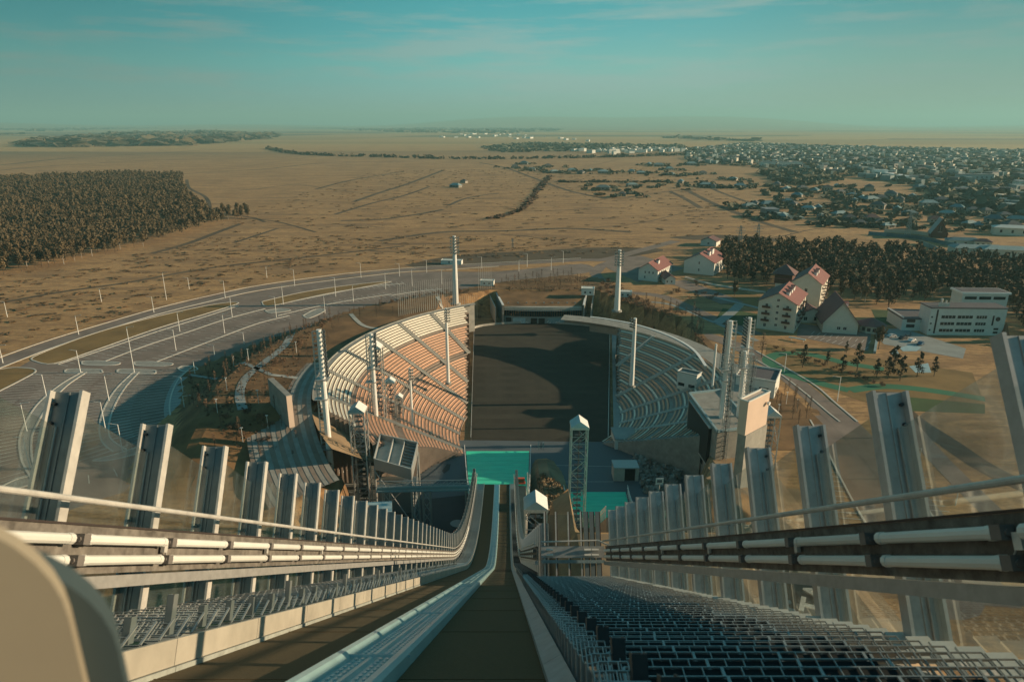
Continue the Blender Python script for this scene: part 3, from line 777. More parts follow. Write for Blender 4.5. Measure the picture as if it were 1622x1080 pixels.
landing('landing_slope','smaller bright green landing slope to the right of the lattice tower',15.5,33.0,112,176,20,-11.8,18,29)
# ---------------------------------------------------------------- end building
fy=at(800,511,-12).y; xl=xat(799,fy,-12); xr=xat(921,fy,-12); zt=zat(fy,485)
t=thing('end_building','low curved pavilion with a dark window band behind the far end of the field','building')
def arc_front(x): u=(x-(xl+xr)/2)/((xr-xl)/2); return fy-2.2*(1-u*u)
mb=MB(); n=16; X_=[xl+(xr-xl)*i/n for i in range(n+1)]
mb.strip([Vector((x,arc_front(x),-12)) for x in X_],[Vector((x,arc_front(x),-12+(zt+12)*.42)) for x in X_]); mb.build('lower_wall','pave',t)
mb=MB(); mb.strip([Vector((x,arc_front(x)-.2,-12+(zt+12)*.84)) for x in X_],[Vector((x,arc_front(x)-.2,zt)) for x in X_])
mb.strip([Vector((x,arc_front(x)-.2,zt)) for x in X_],[Vector((x,arc_front(x)+3,zt)) for x in X_]); mb.build('fascia','concl',t)
mb=MB(); mb.strip([Vector((x,arc_front(x)-.35,zt-1.75)) for x in X_],[Vector((x,arc_front(x)-1.4,zt-1.75)) for x in X_]); mb.strip([Vector((x,arc_front(x)-1.4,zt-1.75)) for x in X_],[Vector((x,arc_front(x)-1.4,zt-1.45)) for x in X_]); mb.build('canopy','white',t)
for i in range(34):
    x=xl+(xr-xl)*(i+.5)/34; y=arc_front(x); MB().b2(x-.50,x+.50,y-.08,y+.1,-12+(zt+12)*.44,-12+(zt+12)*.82).build('window','glassd',t)
for a,b,m in ((.02,.09,'black'),(.34,.42,'black'),(.44,.52,'black'),(.84,.88,'black'),(.91,.99,'black'),(.11,.32,'bluel'),(.54,.82,'bluel')):
    xa,xb=xl+(xr-xl)*a,xl+(xr-xl)*b; y=arc_front((xa+xb)/2)
    MB().b2(xa,xb,y-.25,y-.05,-11.9,-12+(zt+12)*.34).build('doorway' if m=='black' else 'mural_panel',m,t)
for k in range(22):   # swirling pale mural on the two panels
    a=random.uniform(.12,.31) if k%2 else random.uniform(.55,.81); x=xl+(xr-xl)*a; y=arc_front(x); MB().box((x,y-.30,random.uniform(-11.5,-10.2)),(random.uniform(.5,1.3),.04,random.uniform(.15,.4)),(.9,0,.43)).build('mural_shape','white',t)
mb=MB(); z2=zt+1.5; mb.poly([(xl-1,fy,zt+.05),(xr+1,fy,zt+.05),(xr+7,fy+40,1),(xl-7,fy+40,1)]); mb.build('roof','scrub',t)
for (xa,xb,nm) in ((xl-.6,xl-7.5,'wing_wall'),(xr+.6,xr+8,'wing_wall')):
    mb=MB(); A=Vector((xa,fy-3,0)); B=Vector((xb,fy+44,0)); wallrib(mb,[A,B],.8,-12,zt+1.3); mb.build(nm,'conc',t)
    mb=MB(); wallrib(mb,[A,B],1.1,zt+1.3,zt+1.5); mb.build('wall_coping','white',t)
    s_=1 if xb>xa else -1
    mb=MB(); A2=A+Vector((s_*4,0,0)); B2=B+Vector((s_*4,0,0)); wallrib(mb,[A2,B2],.4,-12,zt+.2); mb.build('ramp_wall','concl',t)
for k in range(9):
    x=xl+3+(xr-xl-6)*k/8+random.uniform(-1,1); MB().b2(x-.4,x+.4,fy+4,fy+4.8,zt,zt+1.0).build('roof_vent','galv',t)
# ring walk round the far end of the field
mb=MB(); ln=[Vector(v) for v in pts[2:]]
ribbon(mb,offs(smooth(ln,4),-1.6 if True else 1.6),3.2,-11.85); mb.build('ring_walk','concl',kind='structure')
mb=MB(); wallrib(mb,offs(smooth(ln,4),-.2),.3,-12,-10.9); mb.build('field_end_wall','concl',kind='structure')
# ---------------------------------------------------------------- plaza, judges' platform and bridge
flat('plaza',[(500,640),(700,697),(745,697),(745,885),(530,885),(505,800),(470,700)],-11.96,'pave')
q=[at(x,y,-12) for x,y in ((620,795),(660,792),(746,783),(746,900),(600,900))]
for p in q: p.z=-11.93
MB().poly(q).build('dark_yard','darkgr',kind='structure')  # even darker sheet over the paler plaza
for pix in ([(655,726),(668,722),(690,723),(686,731),(668,732)],[(700,746),(708,735),(714,735),(712,744),(704,750)]):
    q=[at(x,y,-12) for x,y in pix]
    for p in q: p.z=-11.92
    MB().poly(q).build('dark_patch','darkgr',kind='structure')  # small dark shapes on the plaza floor
q=[at(725+12*math.cos(a*math.pi/8),829+6*math.sin(a*math.pi/8),-12) for a in range(16)]
for p in q: p.z=-11.915
MB().poly(q).build('pale_patch','pave',kind='structure')
t=thing('curved_parapet','white curved parapet wall at the left edge of the teal plaza below the tall mast','wall')
mb=MB(); wallrib(mb,pl([(531,758),(545,747),(560,740),(575,735)],-12,6),.5,-12,-9.8); mb.build('parapet_face','white',t)
py0=at(627,765,-12).y-20
t=thing('judges_platform','open-topped steel viewing box raised on legs left of the inrun end','platform')
zp=4.; A,B,Cc,D=[at(x,y,zp) for x,y in ((593,735),(652,752),(662,709),(603,696))]
MB().poly([A,B,Cc,D]).build('deck','concl',t)
up=Vector((0,0,1))
for a,b in ((A,B),(B,Cc),(Cc,D),(D,A)):
    mb=MB(); wallrib(mb,[a,b],.15,zp-1.5,zp+1.6); mb.build('side_panel','galv',t)
    mb=MB(); wallrib(mb,[a,b],.28,zp+1.6,zp+1.8); mb.build('panel_cap','galvl',t)
for f in (.36,.66):
    a=A.lerp(B,f); b=D.lerp(Cc,f); mb=MB(); wallrib(mb,[a,b],.18,zp,zp+1.5); mb.build('partition','galvl',t)
for k in range(9):
    a=A.lerp(B,.70).lerp(D.lerp(Cc,.70),(k+.5)/9); b=A.lerp(B,.97).lerp(D.lerp(Cc,.97),(k+.5)/9); mb=MB(); wallrib(mb,[a,b],.35,zp+.1,zp+.3+.1*k); mb.build('step','web',t)
for v in (A,B,Cc,D): MB().tube((v.x,v.y,-12),(v.x,v.y,zp-1.5),.28,n=8).build('leg','galv',t)
for a,b in ((A,B),(B,Cc),(D,A)):
    mb=MB(); mb.tube((a.x,a.y,-11),(b.x,b.y,zp-2),.14).tube((b.x,b.y,-11),(a.x,a.y,zp-2),.14); mb.build('brace','galv',t)
MB().b2(A.x,Cc.x,A.y+2,A.y+8,-12,-4).build('stair_core','web',t)
t=thing('footbridge','blue-grey lattice footbridge running from the viewing box to the inrun end','bridge')
zb_=3.; A,B=at(597,775,zb_),at(748,772,zb_)
d=(B-A).normalized(); s_=Vector((-d.y,d.x,0)); LN=(B-A).length
MB().box((A+B)/2,(LN,2.6,.35),d,s_).build('deck','boardb',t)
for q in (-1.3,1.3):
    mb=MB()
    for zz in (.5,1.5): mb.box((A+B)/2+s_*q+up*zz,(LN,.14,.14),d,s_)
    nn=int(LN/1.5)
    for i in range(nn): 
        p=A+d*(LN*i/nn)+s_*q; p2=A+d*(LN*(i+1)/nn)+s_*q
        mb.tube(p+up*.1,p+up*1.5,.05,n=4); mb.tube(p+up*.1,p2+up*1.5,.05,n=4)
    mb.build('side_truss','galv',t)
MB().box((A+B)/2-s_*1.36+up*.9,(LN*.98,.05,.7),d,s_).build('side_panel','boardb',t)
for f in (.1,.4,.52,.97):
    p=A.lerp(B,f)
    mb=MB()
    for dx in (-.9,.9):
        for dy in (-1,1): mb.tube((p.x+dx,p.y+dy,-12),(p.x+dx,p.y+dy,zb_-.2),.13,n=5)
    for z in range(-12,2,3): mb.tube((p.x-.9,p.y-1,z),(p.x+.9,p.y-1,z+3),.07,n=4); mb.tube((p.x+.9,p.y-1,z),(p.x-.9,p.y-1,z+3),.07,n=4)
    mb.build('support','galv',t)
t=thing('canopy_shelter','white flat canopy shelter on thin legs in front of the footbridge','shelter')
A,B,Cc,D=[at(x,y,6) for x,y in ((568,813),(621,812),(621,795),(574,797))]
mb=MB(); mb.poly([A+up*.3,B+up*.3,Cc+up*.3,D+up*.3]); 
for a,b in ((A,B),(B,Cc),(Cc,D),(D,A)): mb.quad(a-up*.3,b-up*.3,b+up*.3,a+up*.3)
mb.build('roof','bluel',t)
for v in (A.lerp(Cc,.05),B.lerp(D,.05),Cc.lerp(A,.05),D.lerp(B,.05)): MB().tube((v.x,v.y,-12),(v.x,v.y,5.7),.15,n=5).build('leg','galvl',t)
# ---------------------------------------------------------------- lattice towers
def lattice(label,x,y,zb,zt,w_,group,bal=False,cap=True,yaw=0.):
    t=thing('lattice_tower',label,'tower',group,(x,y,zb),yaw); h=zt-zb-w_*.6; a=w_/2
    for dx in (-a,a):
        for dy in (-a,a): MB().box((dx,dy,h/2),(w_*.07,w_*.07,h)).build('corner_post','galvl',t)
    nb=max(2,int(h/(w_*.9))); 
    for f in range(4):
        mb=MB()
        for k in range(nb):
            z1,z2=h*k/nb,h*(k+1)/nb; c=[(-a,-a),(a,-a),(a,a),(-a,a)]; p,q=c[f],c[(f+1)%4]
            mb.tube((*p,z2),(*q,z2),w_*.022,n=4); mb.tube((*p,z1),(*q,z2),w_*.024,n=4) if k%2 else mb.tube((*q,z1),(*p,z2),w_*.024,n=4)
        mb.build('bracing','galv',t)
    mb=MB()
    for k in range(int(h/1.5)): mb.box((0,a*.3,k*1.5+.7),(w_*.5,w_*.3,.12))
    mb.tube((0,0,0),(0,0,h),.10,n=5); mb.build('ladder','dark',t)
    if cap:
        r=a*1.12; mb=MB(); z=h; rr=w_*.42
        mb.box((0,0,z+.25),(r*2,r*2,.5)); mb.build('cap_box','galvl',t)
        mb=MB(); mb.quad((-r,-r,z+.503),(-r,r,z+.503),(-.0,r,z+.5+rr),(0,-r,z+.5+rr)); mb.poly([(-r,-r,z+.503),(0,-r,z+.5+rr),(r,-r,z+.503)]); mb.poly([(-r,r,z+.503),(r,r,z+.503),(0,r,z+.5+rr)]); mb.build('cap_roof','bluel',t)  # left slope and gables bluish: shade put into the roof colour
        mb=MB(); mb.quad((r,-r,z+.503),(0,-r,z+.5+rr),(0,r,z+.5+rr),(r,r,z+.503)); mb.build('cap_roof','white',t)  # right slope white: sunlight put into the roof colour
    return t
GT='lattice towers around the slopes'
def lt(label,px,py,zb,ptop,wpx,**k):
    p=at(px,py,zb); dep=p.y*math.cos(PITCH)+(H-zb)*math.sin(PITCH)
    return lattice(label,p.x,p.y,zb,zat(p.y,ptop),wpx/F*dep*.96,GT,**k)
lt('tall pale lattice tower with gabled cap between the two green landing slopes',912,850,-3,661,25)
lattice('stubby lattice tower with a large cap, shaded blue and lit white, close to the inrun end',xat(848,84,36),84,20,zat(84,784),3.0,GT)
lt('leftmost lattice tower, standing beside the raised viewing box',578,805,-12,638,23)
lt('tallest of three lattice towers behind the raised viewing box',606,722,-12,541,18)
lt('middle lattice tower of the three behind the raised viewing box',624,708,-12,598,14)
lt('smallest lattice tower behind the raised viewing box',636,703,-12,624,11)
lt('lattice tower with cap just right of the peach wall',1209,760,0,645,22)
lt('lower lattice tower partly behind the peach-walled scoreboard building',1193,755,0,682,14)
# ---------------------------------------------------------------- floodlight masts
def mast(label,x,y,zb,zt,rb,rt,rows,cols,rw,rh,face,cage=True,bars=False,lad=1):
    t=thing('floodlight_mast',label,'light mast','floodlight masts of the stadium',(x,y,zb)); h=zt-zb
    hp=h
    MB().tube((0,0,0),(0,0,hp),rb,rt,12).build('pole','white',t)
    MB().tube((0,0,0),(0,0,.7),rb*1.7,rb*1.5,12).build('base','conc',t)
    d=Vector((math.cos(face),math.sin(face),0)); s_=Vector((-d.y,d.x,0))
    mb=MB()
    for q in range(rows): 
        z=h-rh+rh*(q+.5)/rows; mb.box(d*(rt+.25)+Vector((0,0,z)),(.14,rw,.14),d,s_)
    for k in (-.36,0,.36): mb.box(d*(rt+.12)+s_*rw*k+Vector((0,0,h-rh/2)),(.14,.14,rh),d,s_)
    mb.build('lamp_rack','galvl',t)
    lm=MB().box((0,0,0),(.42,rw/cols*.66,rh/rows*.46),(math.cos(face)*.88,math.sin(face)*.88,-.47),s_,(math.cos(face)*.47,math.sin(face)*.47,.88)).mesh('lamp','dark')
    lf=MB().box((0,0,0),(.05,rw/cols*.60,rh/rows*.40),(math.cos(face)*.88,math.sin(face)*.88,-.47),s_,(math.cos(face)*.47,math.sin(face)*.47,.88)).mesh('lamp_glass','white')
    for q in range(rows):
        for c in range(cols):
            p=d*(rt+.6)+s_*rw*((c+.5)/cols-.5)+Vector((0,0,h-rh+rh*(q+.5)/rows))
            o=link('lamp',lm,t,p); link('lamp_glass',lf,o,(d*.22*.88+Vector((0,0,-.10))))
    if cage:
        X1=Vector((lad,0,0))
        for k in range(int(h/1.1)):
            z=k*1.1+1; r=rb+(rt-rb)*z/h; c=X1*(r+.62); mb=MB() if k==0 else mb
            for a in range(6):
                a0,a1=math.pi/3*a,math.pi/3*(a+1); mb.tube(c+Vector((.5*math.cos(a0),.5*math.sin(a0),z)),c+Vector((.5*math.cos(a1),.5*math.sin(a1),z)),.07,n=3,cap=False)
        for q in (-.45,0,.45): mb.tube(X1*(rb+1.1)+Vector((0,q,1)),X1*(rt+1.1)+Vector((0,q,h-.5)),.06,n=4)
        mb.build('caged_ladder','galvl',t)
        for zz in (.33,.62): MB().box(X1*.8+Vector((0,0,h*zz)),(rb*2+1.6,rb*2+.8,.14)).build('rest_platform','galv',t)
        MB().box((0,0,h-rh-.4),(rt*2+2.2,rt*2+2.2,.15)).build('service_platform','galv',t)
    return t
def mp_(label,px,py,zb,ptop,wb,wt,rows,cols,rwp,rhf,face,**k):
    p=at(px,py,zb); dep=p.y*math.cos(PITCH)+(H-zb)*math.sin(PITCH); u=dep/F; zt=zat(p.y,ptop)
    return mast(label,p.x,p.y,zb,zt,wb*u/2,wt*u/2,rows,cols,rwp*u,(zt-zb)*rhf,R(face),**k)
mp_('large floodlight mast at the left of the grandstand, its lamps in a tall stack',529,795,-12,522,11,7,11,4,17,.26,20,lad=-1)
mp_('far floodlight mast with six cross rows, behind the top of the orange grandstand',722,482,0,374,10,5,6,4,15,.26,-80,cage=False)
mp_('far floodlight mast with thin cross bars right of the end pavilion',977,493,0,396,10,5,6,4,15,.26,-100,cage=False)
mp_('floodlight mast standing in the shaded right grandstand',1000,612,-5,504,8,5,4,4,13,.14,-150,cage=False)
mp_('slim floodlight mast rising from the middle of the orange grandstand',710,608,-1,488,6,4,5,3,10,.18,-60,cage=False)
mp_('shorter floodlight mast standing low in the orange grandstand',654,688,-7,583,5,3,4,3,8,.18,-60,cage=False)
mp_('floodlight mast with slanting lamp rows just left of the tallest lattice tower',600,722,-11,528,8,5.5,7,4,20,.26,10,lad=-1)
mp_('front mast of the right-hand cluster beside the dark scoreboard',1134,745,-8,508,8.5,6.5,11,4,19,.30,160)
mp_('second mast of the right-hand cluster, between scoreboard and tallest mast',1160,742,-8,556,7.5,5.5,6,3,14,.12,150)
mp_('tallest mast of the right-hand cluster in front of the flat-roofed kiosk',1172,650,0,503,8.5,6,9,4,15,.30,185)
p=at(1128,612,3); MB_=thing('white_post','slim white post at the left of the right-hand mast cluster','post',None,(p.x,p.y,3)); MB().tube((0,0,0),(0,0,zat(p.y,545)-3),.45,.35,10).build('pole','white',MB_)
# scoreboard building with peach wall
A,B=at(1118,725,-3),at(1090,690,-3)
t=thing('scoreboard_building','building with a large black scoreboard facing the stands and a peach wall behind','building')
y0=168; 
def pz(px,py,y): z=zat(y,py); return Vector((xat(px,y,z),y,z))
a=pz(1131,738,172); b=pz(1092,686,196); zb_=-12; zt_=zat(172,606)
fr=[Vector((a.x,172,zb_)),Vector((b.x,200,zb_)),Vector((b.x+11,203,zb_)),Vector((a.x+11,175,zb_))]
MB().prism([(v.x,v.y) for v in fr],zb_,9).build('wall','conc',t)
mb=MB(); 
for i in range(4): wallrib(mb,[fr[i],fr[(i+1)%4]],.6,9.003,9.6)
mb.build('parapet','bluel',t)
d=(fr[1]-fr[0]).normalized(); nn=Vector((-d.y,d.x,0)); 
if nn.x>0: nn=-nn
c=fr[0].lerp(fr[1],.52)+nn*.5; MB().box((c.x,c.y,2.6),(20,.8,11),d,nn).build('scoreboard_screen','black',t)
mb=MB(); mb.box((c.x,c.y,10.6)+nn*0 if False else Vector((c.x,c.y,8.3)),(21,.9,.3),d,nn); mb.box(Vector((c.x,c.y,-3.1)),(21,.9,.3),d,nn); mb.build('screen_frame','galvl',t)
for k in range(9):
    e_=fr[0].lerp(fr[1],.08+.1*k)+nn*.12; o=MB().box((e_.x,e_.y,-5.4-(k%3)*1.9),(1.5,.2,1.2),d,nn).build('window','glassd',t)
A=pz(1180,592,150); B=pz(1215,668,142)
P0=pz(1181,675,150); P1=pz(1216,655,156); zt_=zat(152,622)
t=thing('peach_wall_block','tall block with a sunlit peach wall right of the mast cluster','building')
P0=pz(1181,678,148); P1=pz(1214,668,154.5); zt_=zat(148,637); nrm_=Vector((P1.y-P0.y,-(P1.x-P0.x),0)).normalized()*-2.2
pts4=[(P0.x,P0.y),(P1.x,P1.y),(P1.x+nrm_.x,P1.y+nrm_.y),(P0.x+nrm_.x,P0.y+nrm_.y)]
zm_=zat(148,690); MB().prism(pts4,zm_,zt_).build('block','peach',t); MB().prism([(x_+.3,y_) for x_,y_ in pts4],-1,zm_-.003).build('base','conc',t)
mb=MB()
for i in range(4): A_,B_=Vector((*pts4[i],0)),Vector((*pts4[(i+1)%4],0)); wallrib(mb,[A_,B_],.35,zt_+.003,zt_+.3)
mb.build('coping','wallw',t)
MB().tube((P1.x-.7,P1.y-1,zt_-2.5),(P1.x-.3,P1.y-1.4,zt_-2.5),.45,n=10).build('wall_lamp','white',t)
p=at(1190,622,0); boxhouse('flat_roof_kiosk','flat-roofed blue-grey kiosk beside the curving road right of the masts','kiosk',(p.x+3,p.y+3),13,13,0,6,'wallw','roofg',-28,par=.6,wins=(('F',-3,2,3,1.6),('F',3,2,3,1.6)))
for (lab,px,py,sx,sy,h_) in (('small white block with bright end beside the shrubs behind the end pavilion',931,466,7,5,3.6),('small pale cabin behind the shrubs left of the end pavilion',772,452,8,4,3),('low white kiosk left of the far right floodlight mast',990,470,7,4,3),('low white canopy building in the scrub beyond the car park',716,418,14,5,2.6)):
    p=at(px,py,0); boxhouse('small_building',lab,'cabin',(p.x,p.y),sx,sy,0,h_,'wallw','wallw',-8,par=.2,wins=(('F',-1.4,1.1,1.0,.9),('F',1.4,1.1,1.0,.9)))
# ---------------------------------------------------------------- car park and roads
Z=.03
flat('car_park',[(0,600),(70,560),(160,525),(250,498),(330,478),(400,463),(480,450),(560,440),(640,432),(700,430),(790,430),(920,418),(930,432),(800,446),(700,470),(640,482),(560,494),(500,512),(460,530),(400,550),(300,590),(285,640),(310,690),(300,740),(160,790),(0,830),(-300,800),(-300,640)],Z,'asph',4)
def line(name,pix,w_,m,z=Z*2,kind='structure',h=None,n=8):
    mb=MB(); L_=pl(pix,0,n)
    if name=='footpath':
        L_=smooth([atg(x,y) for x,y in pix],n); A_=offs(L_,w_/2); B_=offs(L_,-w_/2)
        for q in A_+B_: q.z=gh(q.x,q.y)+.22
        mb.strip(B_,A_); return mb.build(name,m,kind=kind)
    if h: wallrib(mb,L_,w_,0,h)
    else: ribbon(mb,L_,w_,z)
    return mb.build(name,m,kind=kind)
line('outer_road',[(-60,600),(0,575),(80,545),(160,520),(250,493),(330,474),(400,458),(480,446),(560,436),(640,428),(700,424),(790,419),(920,412),(960,411),(1010,398),(1070,382)],9,'asph',.045)
line('kerb',[(-60,606),(0,583),(80,552),(160,525),(250,498),(330,478),(400,462),(480,450),(560,440),(640,431),(700,428),(790,422)],.7,'kerb',h=.16)
line('kerb',[(-60,590),(0,566),(80,538),(160,514),(250,488),(330,469),(400,454),(480,442),(560,432),(640,425),(700,421),(790,416),(920,409)],.6,'kerb',h=.16)
# planted strips
def island(pix,m='lawn',kerb=True):
    mb=MB(); p=pl(pix+[pix[0]],.06,5)[:-1]
    for q in p: q.z=.07
    mb.poly(p); mb.build('planted_strip',m,kind='structure')
    if kerb:
        mb=MB(); L_=pl(pix+[pix[0]],0,5); wallrib(mb,L_,.55,0,.18); mb.build('kerb','kerb',kind='structure')
island([(52,571),(60,562),(150,528),(250,501),(340,482),(378,480),(330,496),(250,520),(150,555),(85,576)],'lawn')
island([(415,478),(480,463),(560,451),(620,446),(560,458),(480,474),(425,485)],'lawn')
island([(-200,660),(-90,610),(0,585),(40,583),(57,588),(30,604),(-20,630),(-100,680)],'lawn')
isl=[[(103,588),(110,585),(155,585),(162,588),(157,591),(110,591)],[(186,588),(192,585),(240,586),(247,589),(240,592),(192,591)],[(130,575),(136,572),(185,574),(188,577),(170,579),(135,578)],[(213,575),(218,573),(268,575),(272,578),(255,580),(218,579)],
 [(282,583),(290,580),(308,581),(312,586),(290,588)],[(420,492),(445,489),(460,492),(430,496)],[(480,500),(500,490),(515,492),(490,504)],
 [(3,770),(30,758),(70,750),(92,742),(80,758),(40,770),(15,775)],[(147,729),(175,722),(225,706),(232,704),(225,716),(180,728),(155,730)]]
for q in isl: island(q,'conc')
# curved medians in the near lots
for A_,B_ in (([(131,589),(95,610),(60,640),(38,675),(31,700),(35,730),(50,758)],[(137,590),(105,612),(75,645),(55,680),(50,700),(52,730),(64,756)]),([(212,589),(185,615),(166,645),(158,675),(162,700),(180,716)],[(220,590),(200,612),(183,640),(173,672),(176,695),(200,712)])):
    mb=MB(); a=pl(A_,.1,6); b=pl(B_,.1,6); mb.strip(a,b); mb.build('median','conc',kind='structure')
    for q in (A_,B_): line('kerb',q,.5,'kerb',h=.2)
line('pavement',[(305,585),(288,602),(277,625),(273,650),(283,675),(312,692)],5,'pave',.05)
line('kerb',[(303,583),(284,600),(272,625),(269,650),(278,675),(306,693)],.5,'kerb',h=.2)
lines=MB(); nl=0
def stalls(pix,side,ln,st=3.1,skip=0,lean=0.):
    L_=pl(pix,.066,10); cum=0; last=-1e9
    for a,b in zip(L_[:-1],L_[1:]):
        seg=(b-a).length; d=(b-a)/seg; nrm=Vector((-d.y,d.x,0))*side+d*lean; nrm.z=0
        while last+st<cum+seg:
            last=max(last+st,cum) if last>-1e8 else 0; p=a+d*(last-cum); p.z=.066
            q=p+nrm*ln; w_=Vector((d.x,d.y,0))*.13; lines.quad(p-w_,p+w_,q+w_,q-w_)
        cum+=seg
rows=[[(92,577),(160,555),(250,525),(330,500),(378,484)],[(167,572),(230,548),(300,525),(360,505),(420,489)],[(248,573),(300,553),(360,530),(410,512),(458,500)],[(460,478),(520,465),(580,455),(640,449)],[(440,500),(500,486),(560,475),(620,466)],[(620,468),(660,462),(700,458)]]
for r_ in rows: stalls(r_,1,5.6,3.2); stalls(r_,-1,5.6,3.2); line('lot_divider',r_,.8,'kerb',h=.14)
for r_ in ([(131,589),(95,610),(60,640),(38,675),(31,700),(35,730),(50,758)],[(137,590),(105,612),(75,645),(55,680),(50,700),(52,730),(64,756)],[(212,589),(185,615),(166,645),(158,675),(162,700),(180,716)],[(220,590),(200,612),(183,640),(173,672),(176,695),(200,712)],[(303,583),(284,600),(272,625),(269,650),(278,675)],[(55,590),(20,610),(-20,640),(-60,680),(-80,720)],[(-10,640),(-50,700),(-60,760)]):
    stalls(r_,1,8.5,2.7); stalls(r_,-1,8.5,2.7)
for r_ in ([(140,752),(170,745),(205,735),(240,722)],): stalls(r_,-1,5.5,6)
lines.build('stall_markings','paint',kind='stuff')
# right-hand car park, roads and tracks
flat('car_park',[(1283,660),(1320,655),(1345,668),(1372,700),(1400,760),(1440,830),(1480,880),(1560,960),(1500,980),(1440,930),(1400,880),(1350,800),(1310,720)],Z,'asph',3)
lines2=MB(); lines=lines2
stalls([(1287,668),(1310,710),(1340,770),(1375,830),(1400,862)],-1,5.8,2.6); stalls([(1412,700),(1435,760),(1460,800),(1495,845)],1,5.6,2.6)
lines2.build('stall_markings','paint',kind='stuff')
line('kerb',[(1283,665),(1308,710),(1338,770),(1372,830),(1400,865)],.5,'kerb',h=.2); line('kerb',[(1410,680),(1440,760),(1465,800),(1500,850)],.5,'kerb',h=.2)
line('side_road',[(1600,760),(1480,690),(1420,650),(1350,600),(1300,640),(1340,672),(1420,760),(1500,860),(1580,960)][4:],9,'asph',.05)
line('side_road',[(1115,530),(1160,545),(1200,565),(1240,590),(1280,622),(1320,655)],8,'asph',.052)
line('kerb',[(1197,570),(1235,592),(1272,620),(1310,652),(1330,668)],.5,'kerb',h=.2)
line('kerb',[(1197,556),(1240,580),(1290,610),(1325,640),(1358,668)],.6,'kerb',h=.2)
line('side_road',[(1400,620),(1440,660),(1500,700),(1560,740),(1622,770),(1700,800)],7,'track',.04)
line('side_road',[(1420,650),(1480,720),(1560,800),(1650,880)],6,'asph',.046)
line('side_road',[(942,432),(955,448),(985,462),(1050,470),(1120,500),(1200,530)],7,'asph',.05)
line('side_road',[(942,432),(960,418),(1010,408)],8,'asph',.055)
line('side_road',[(1070,445),(1110,460),(1160,480)],14,'asph',.058)
line('pavement',[(1130,470),(1210,490)],3,'pave',.06); line('kerb',[(1085,440),(1130,452),(1212,464)],1.2,'kerb',h=.8)
line('pavement',[(1135,512),(1155,498),(1172,482)],5,'pave',.07)
line('pavement',[(1000,478),(1060,482),(1130,510),(1200,540)],2.5,'pave',.05)
line('green_path',[(1345,618),(1310,610),(1260,596),(1225,580),(1218,568),(1240,560),(1285,562),(1340,575),(1400,585)],5.0,'green',.06)
line('green_path',[(1345,618),(1400,612),(1470,618),(1560,632)],5.0,'green',.062)
flat('forecourt',[(1265,512),(1380,528),(1375,556),(1262,533)],.05,'asph'); flat('forecourt',[(1380,522),(1430,520),(1530,552),(1525,568),(1400,545)],.055,'pave')
flat('forecourt',[(1085,425),(1015,405),(960,410),(962,425),(1010,447)],.05,'asph')
flat('lawn',[(1095,455),(1140,455),(1212,470),(1205,488),(1140,482)],.045,'lawn'); flat('lawn',[(1215,545),(1290,555),(1400,570),(1540,590),(1560,640),(1380,640),(1290,610),(1210,575)],.03,'lawn')
flat('dark_lawn',[(1145,488),(1205,498),(1200,518),(1130,512)],.05,'lawng'); flat('dark_lawn',[(1380,490),(1430,492),(1430,518),(1390,512)],.05,'lawng'); flat('dark_lawn',[(1400,625),(1560,640),(1560,655),(1420,650)],.05,'lawng')
for (pix) in ([(1425,551),(1440,546),(1460,549),(1452,556),(1430,556)],[(1410,556),(1420,553),(1424,560),(1412,562)],[(1440,580),(1470,575),(1475,590),(1450,590)]): flat('pond',pix,.06,'bluel')
# ground cover patches round the stadium
SC=[at(x,y,0) for x,y in ((286,640),(290,600),(300,586),(400,548),(460,526),(560,490),(640,474),(700,466),(760,452),(800,446),(900,436),(950,440),(1010,470),(1110,520),(1140,560),(1290,650),(1300,700),(1320,760),(1250,760),(1180,760),(1120,760),(900,800),(700,760),(545,745),(440,760),(330,790),(240,745),(290,700))]
SC=[(p.x,p.y) for p in SC]
mb=MB(); X_=np.arange(-139,131,3.); Y_=np.arange(122,420,3.)
for i in range(len(X_)-1):
    for j in range(len(Y_)-1):
        x0,x1,y0,y1=map(float,(X_[i],X_[i+1],Y_[j],Y_[j+1])); cx,cy=(x0+x1)/2,(y0+y1)/2
        if not inpoly(cx,cy,SC): continue
        c=[(a_,b_,gh(a_,b_)+.10) for a_,b_ in ((x0,y0),(x1,y0),(x1,y1),(x0,y1))]
        if min(q[2] for q in c)<-6 or (cx>-5 and cy<178): continue
        mb.quad(*c)
mb.build('scrub_ground','scrub',kind='structure')
for pix in ([(250,492),(330,482),(360,470),(420,470),(400,482),(300,500),(220,520),(160,530),(190,510)],):
    pass
for (pix,m_) in (([(150,510),(215,500),(250,490),(290,480),(292,486),(250,497),(200,508)],'soil'),([(290,478),(330,468),(360,462),(430,455),(350,470)],'soil'),([(640,420),(720,405),(830,398),(960,392),(1050,395),(1010,405),(940,412),(700,424)],'track')): flat('bare_soil',pix,.025,m_,4)
# walkways through the scrub
line('footpath',[(385,650),(380,625),(390,600),(420,575),(455,550),(475,535),(490,515)],2.8,'pave',.07)
line('footpath',[(300,594),(360,596),(430,595)],1.6,'pave',.08); line('footpath',[(540,508),(570,514),(600,522)],1.8,'concl',.08); line('footpath',[(650,470),(680,480),(700,488)],1.8,'concl',.08); line('footpath',[(430,595),(470,600),(500,606)],1.8,'concl',.08)
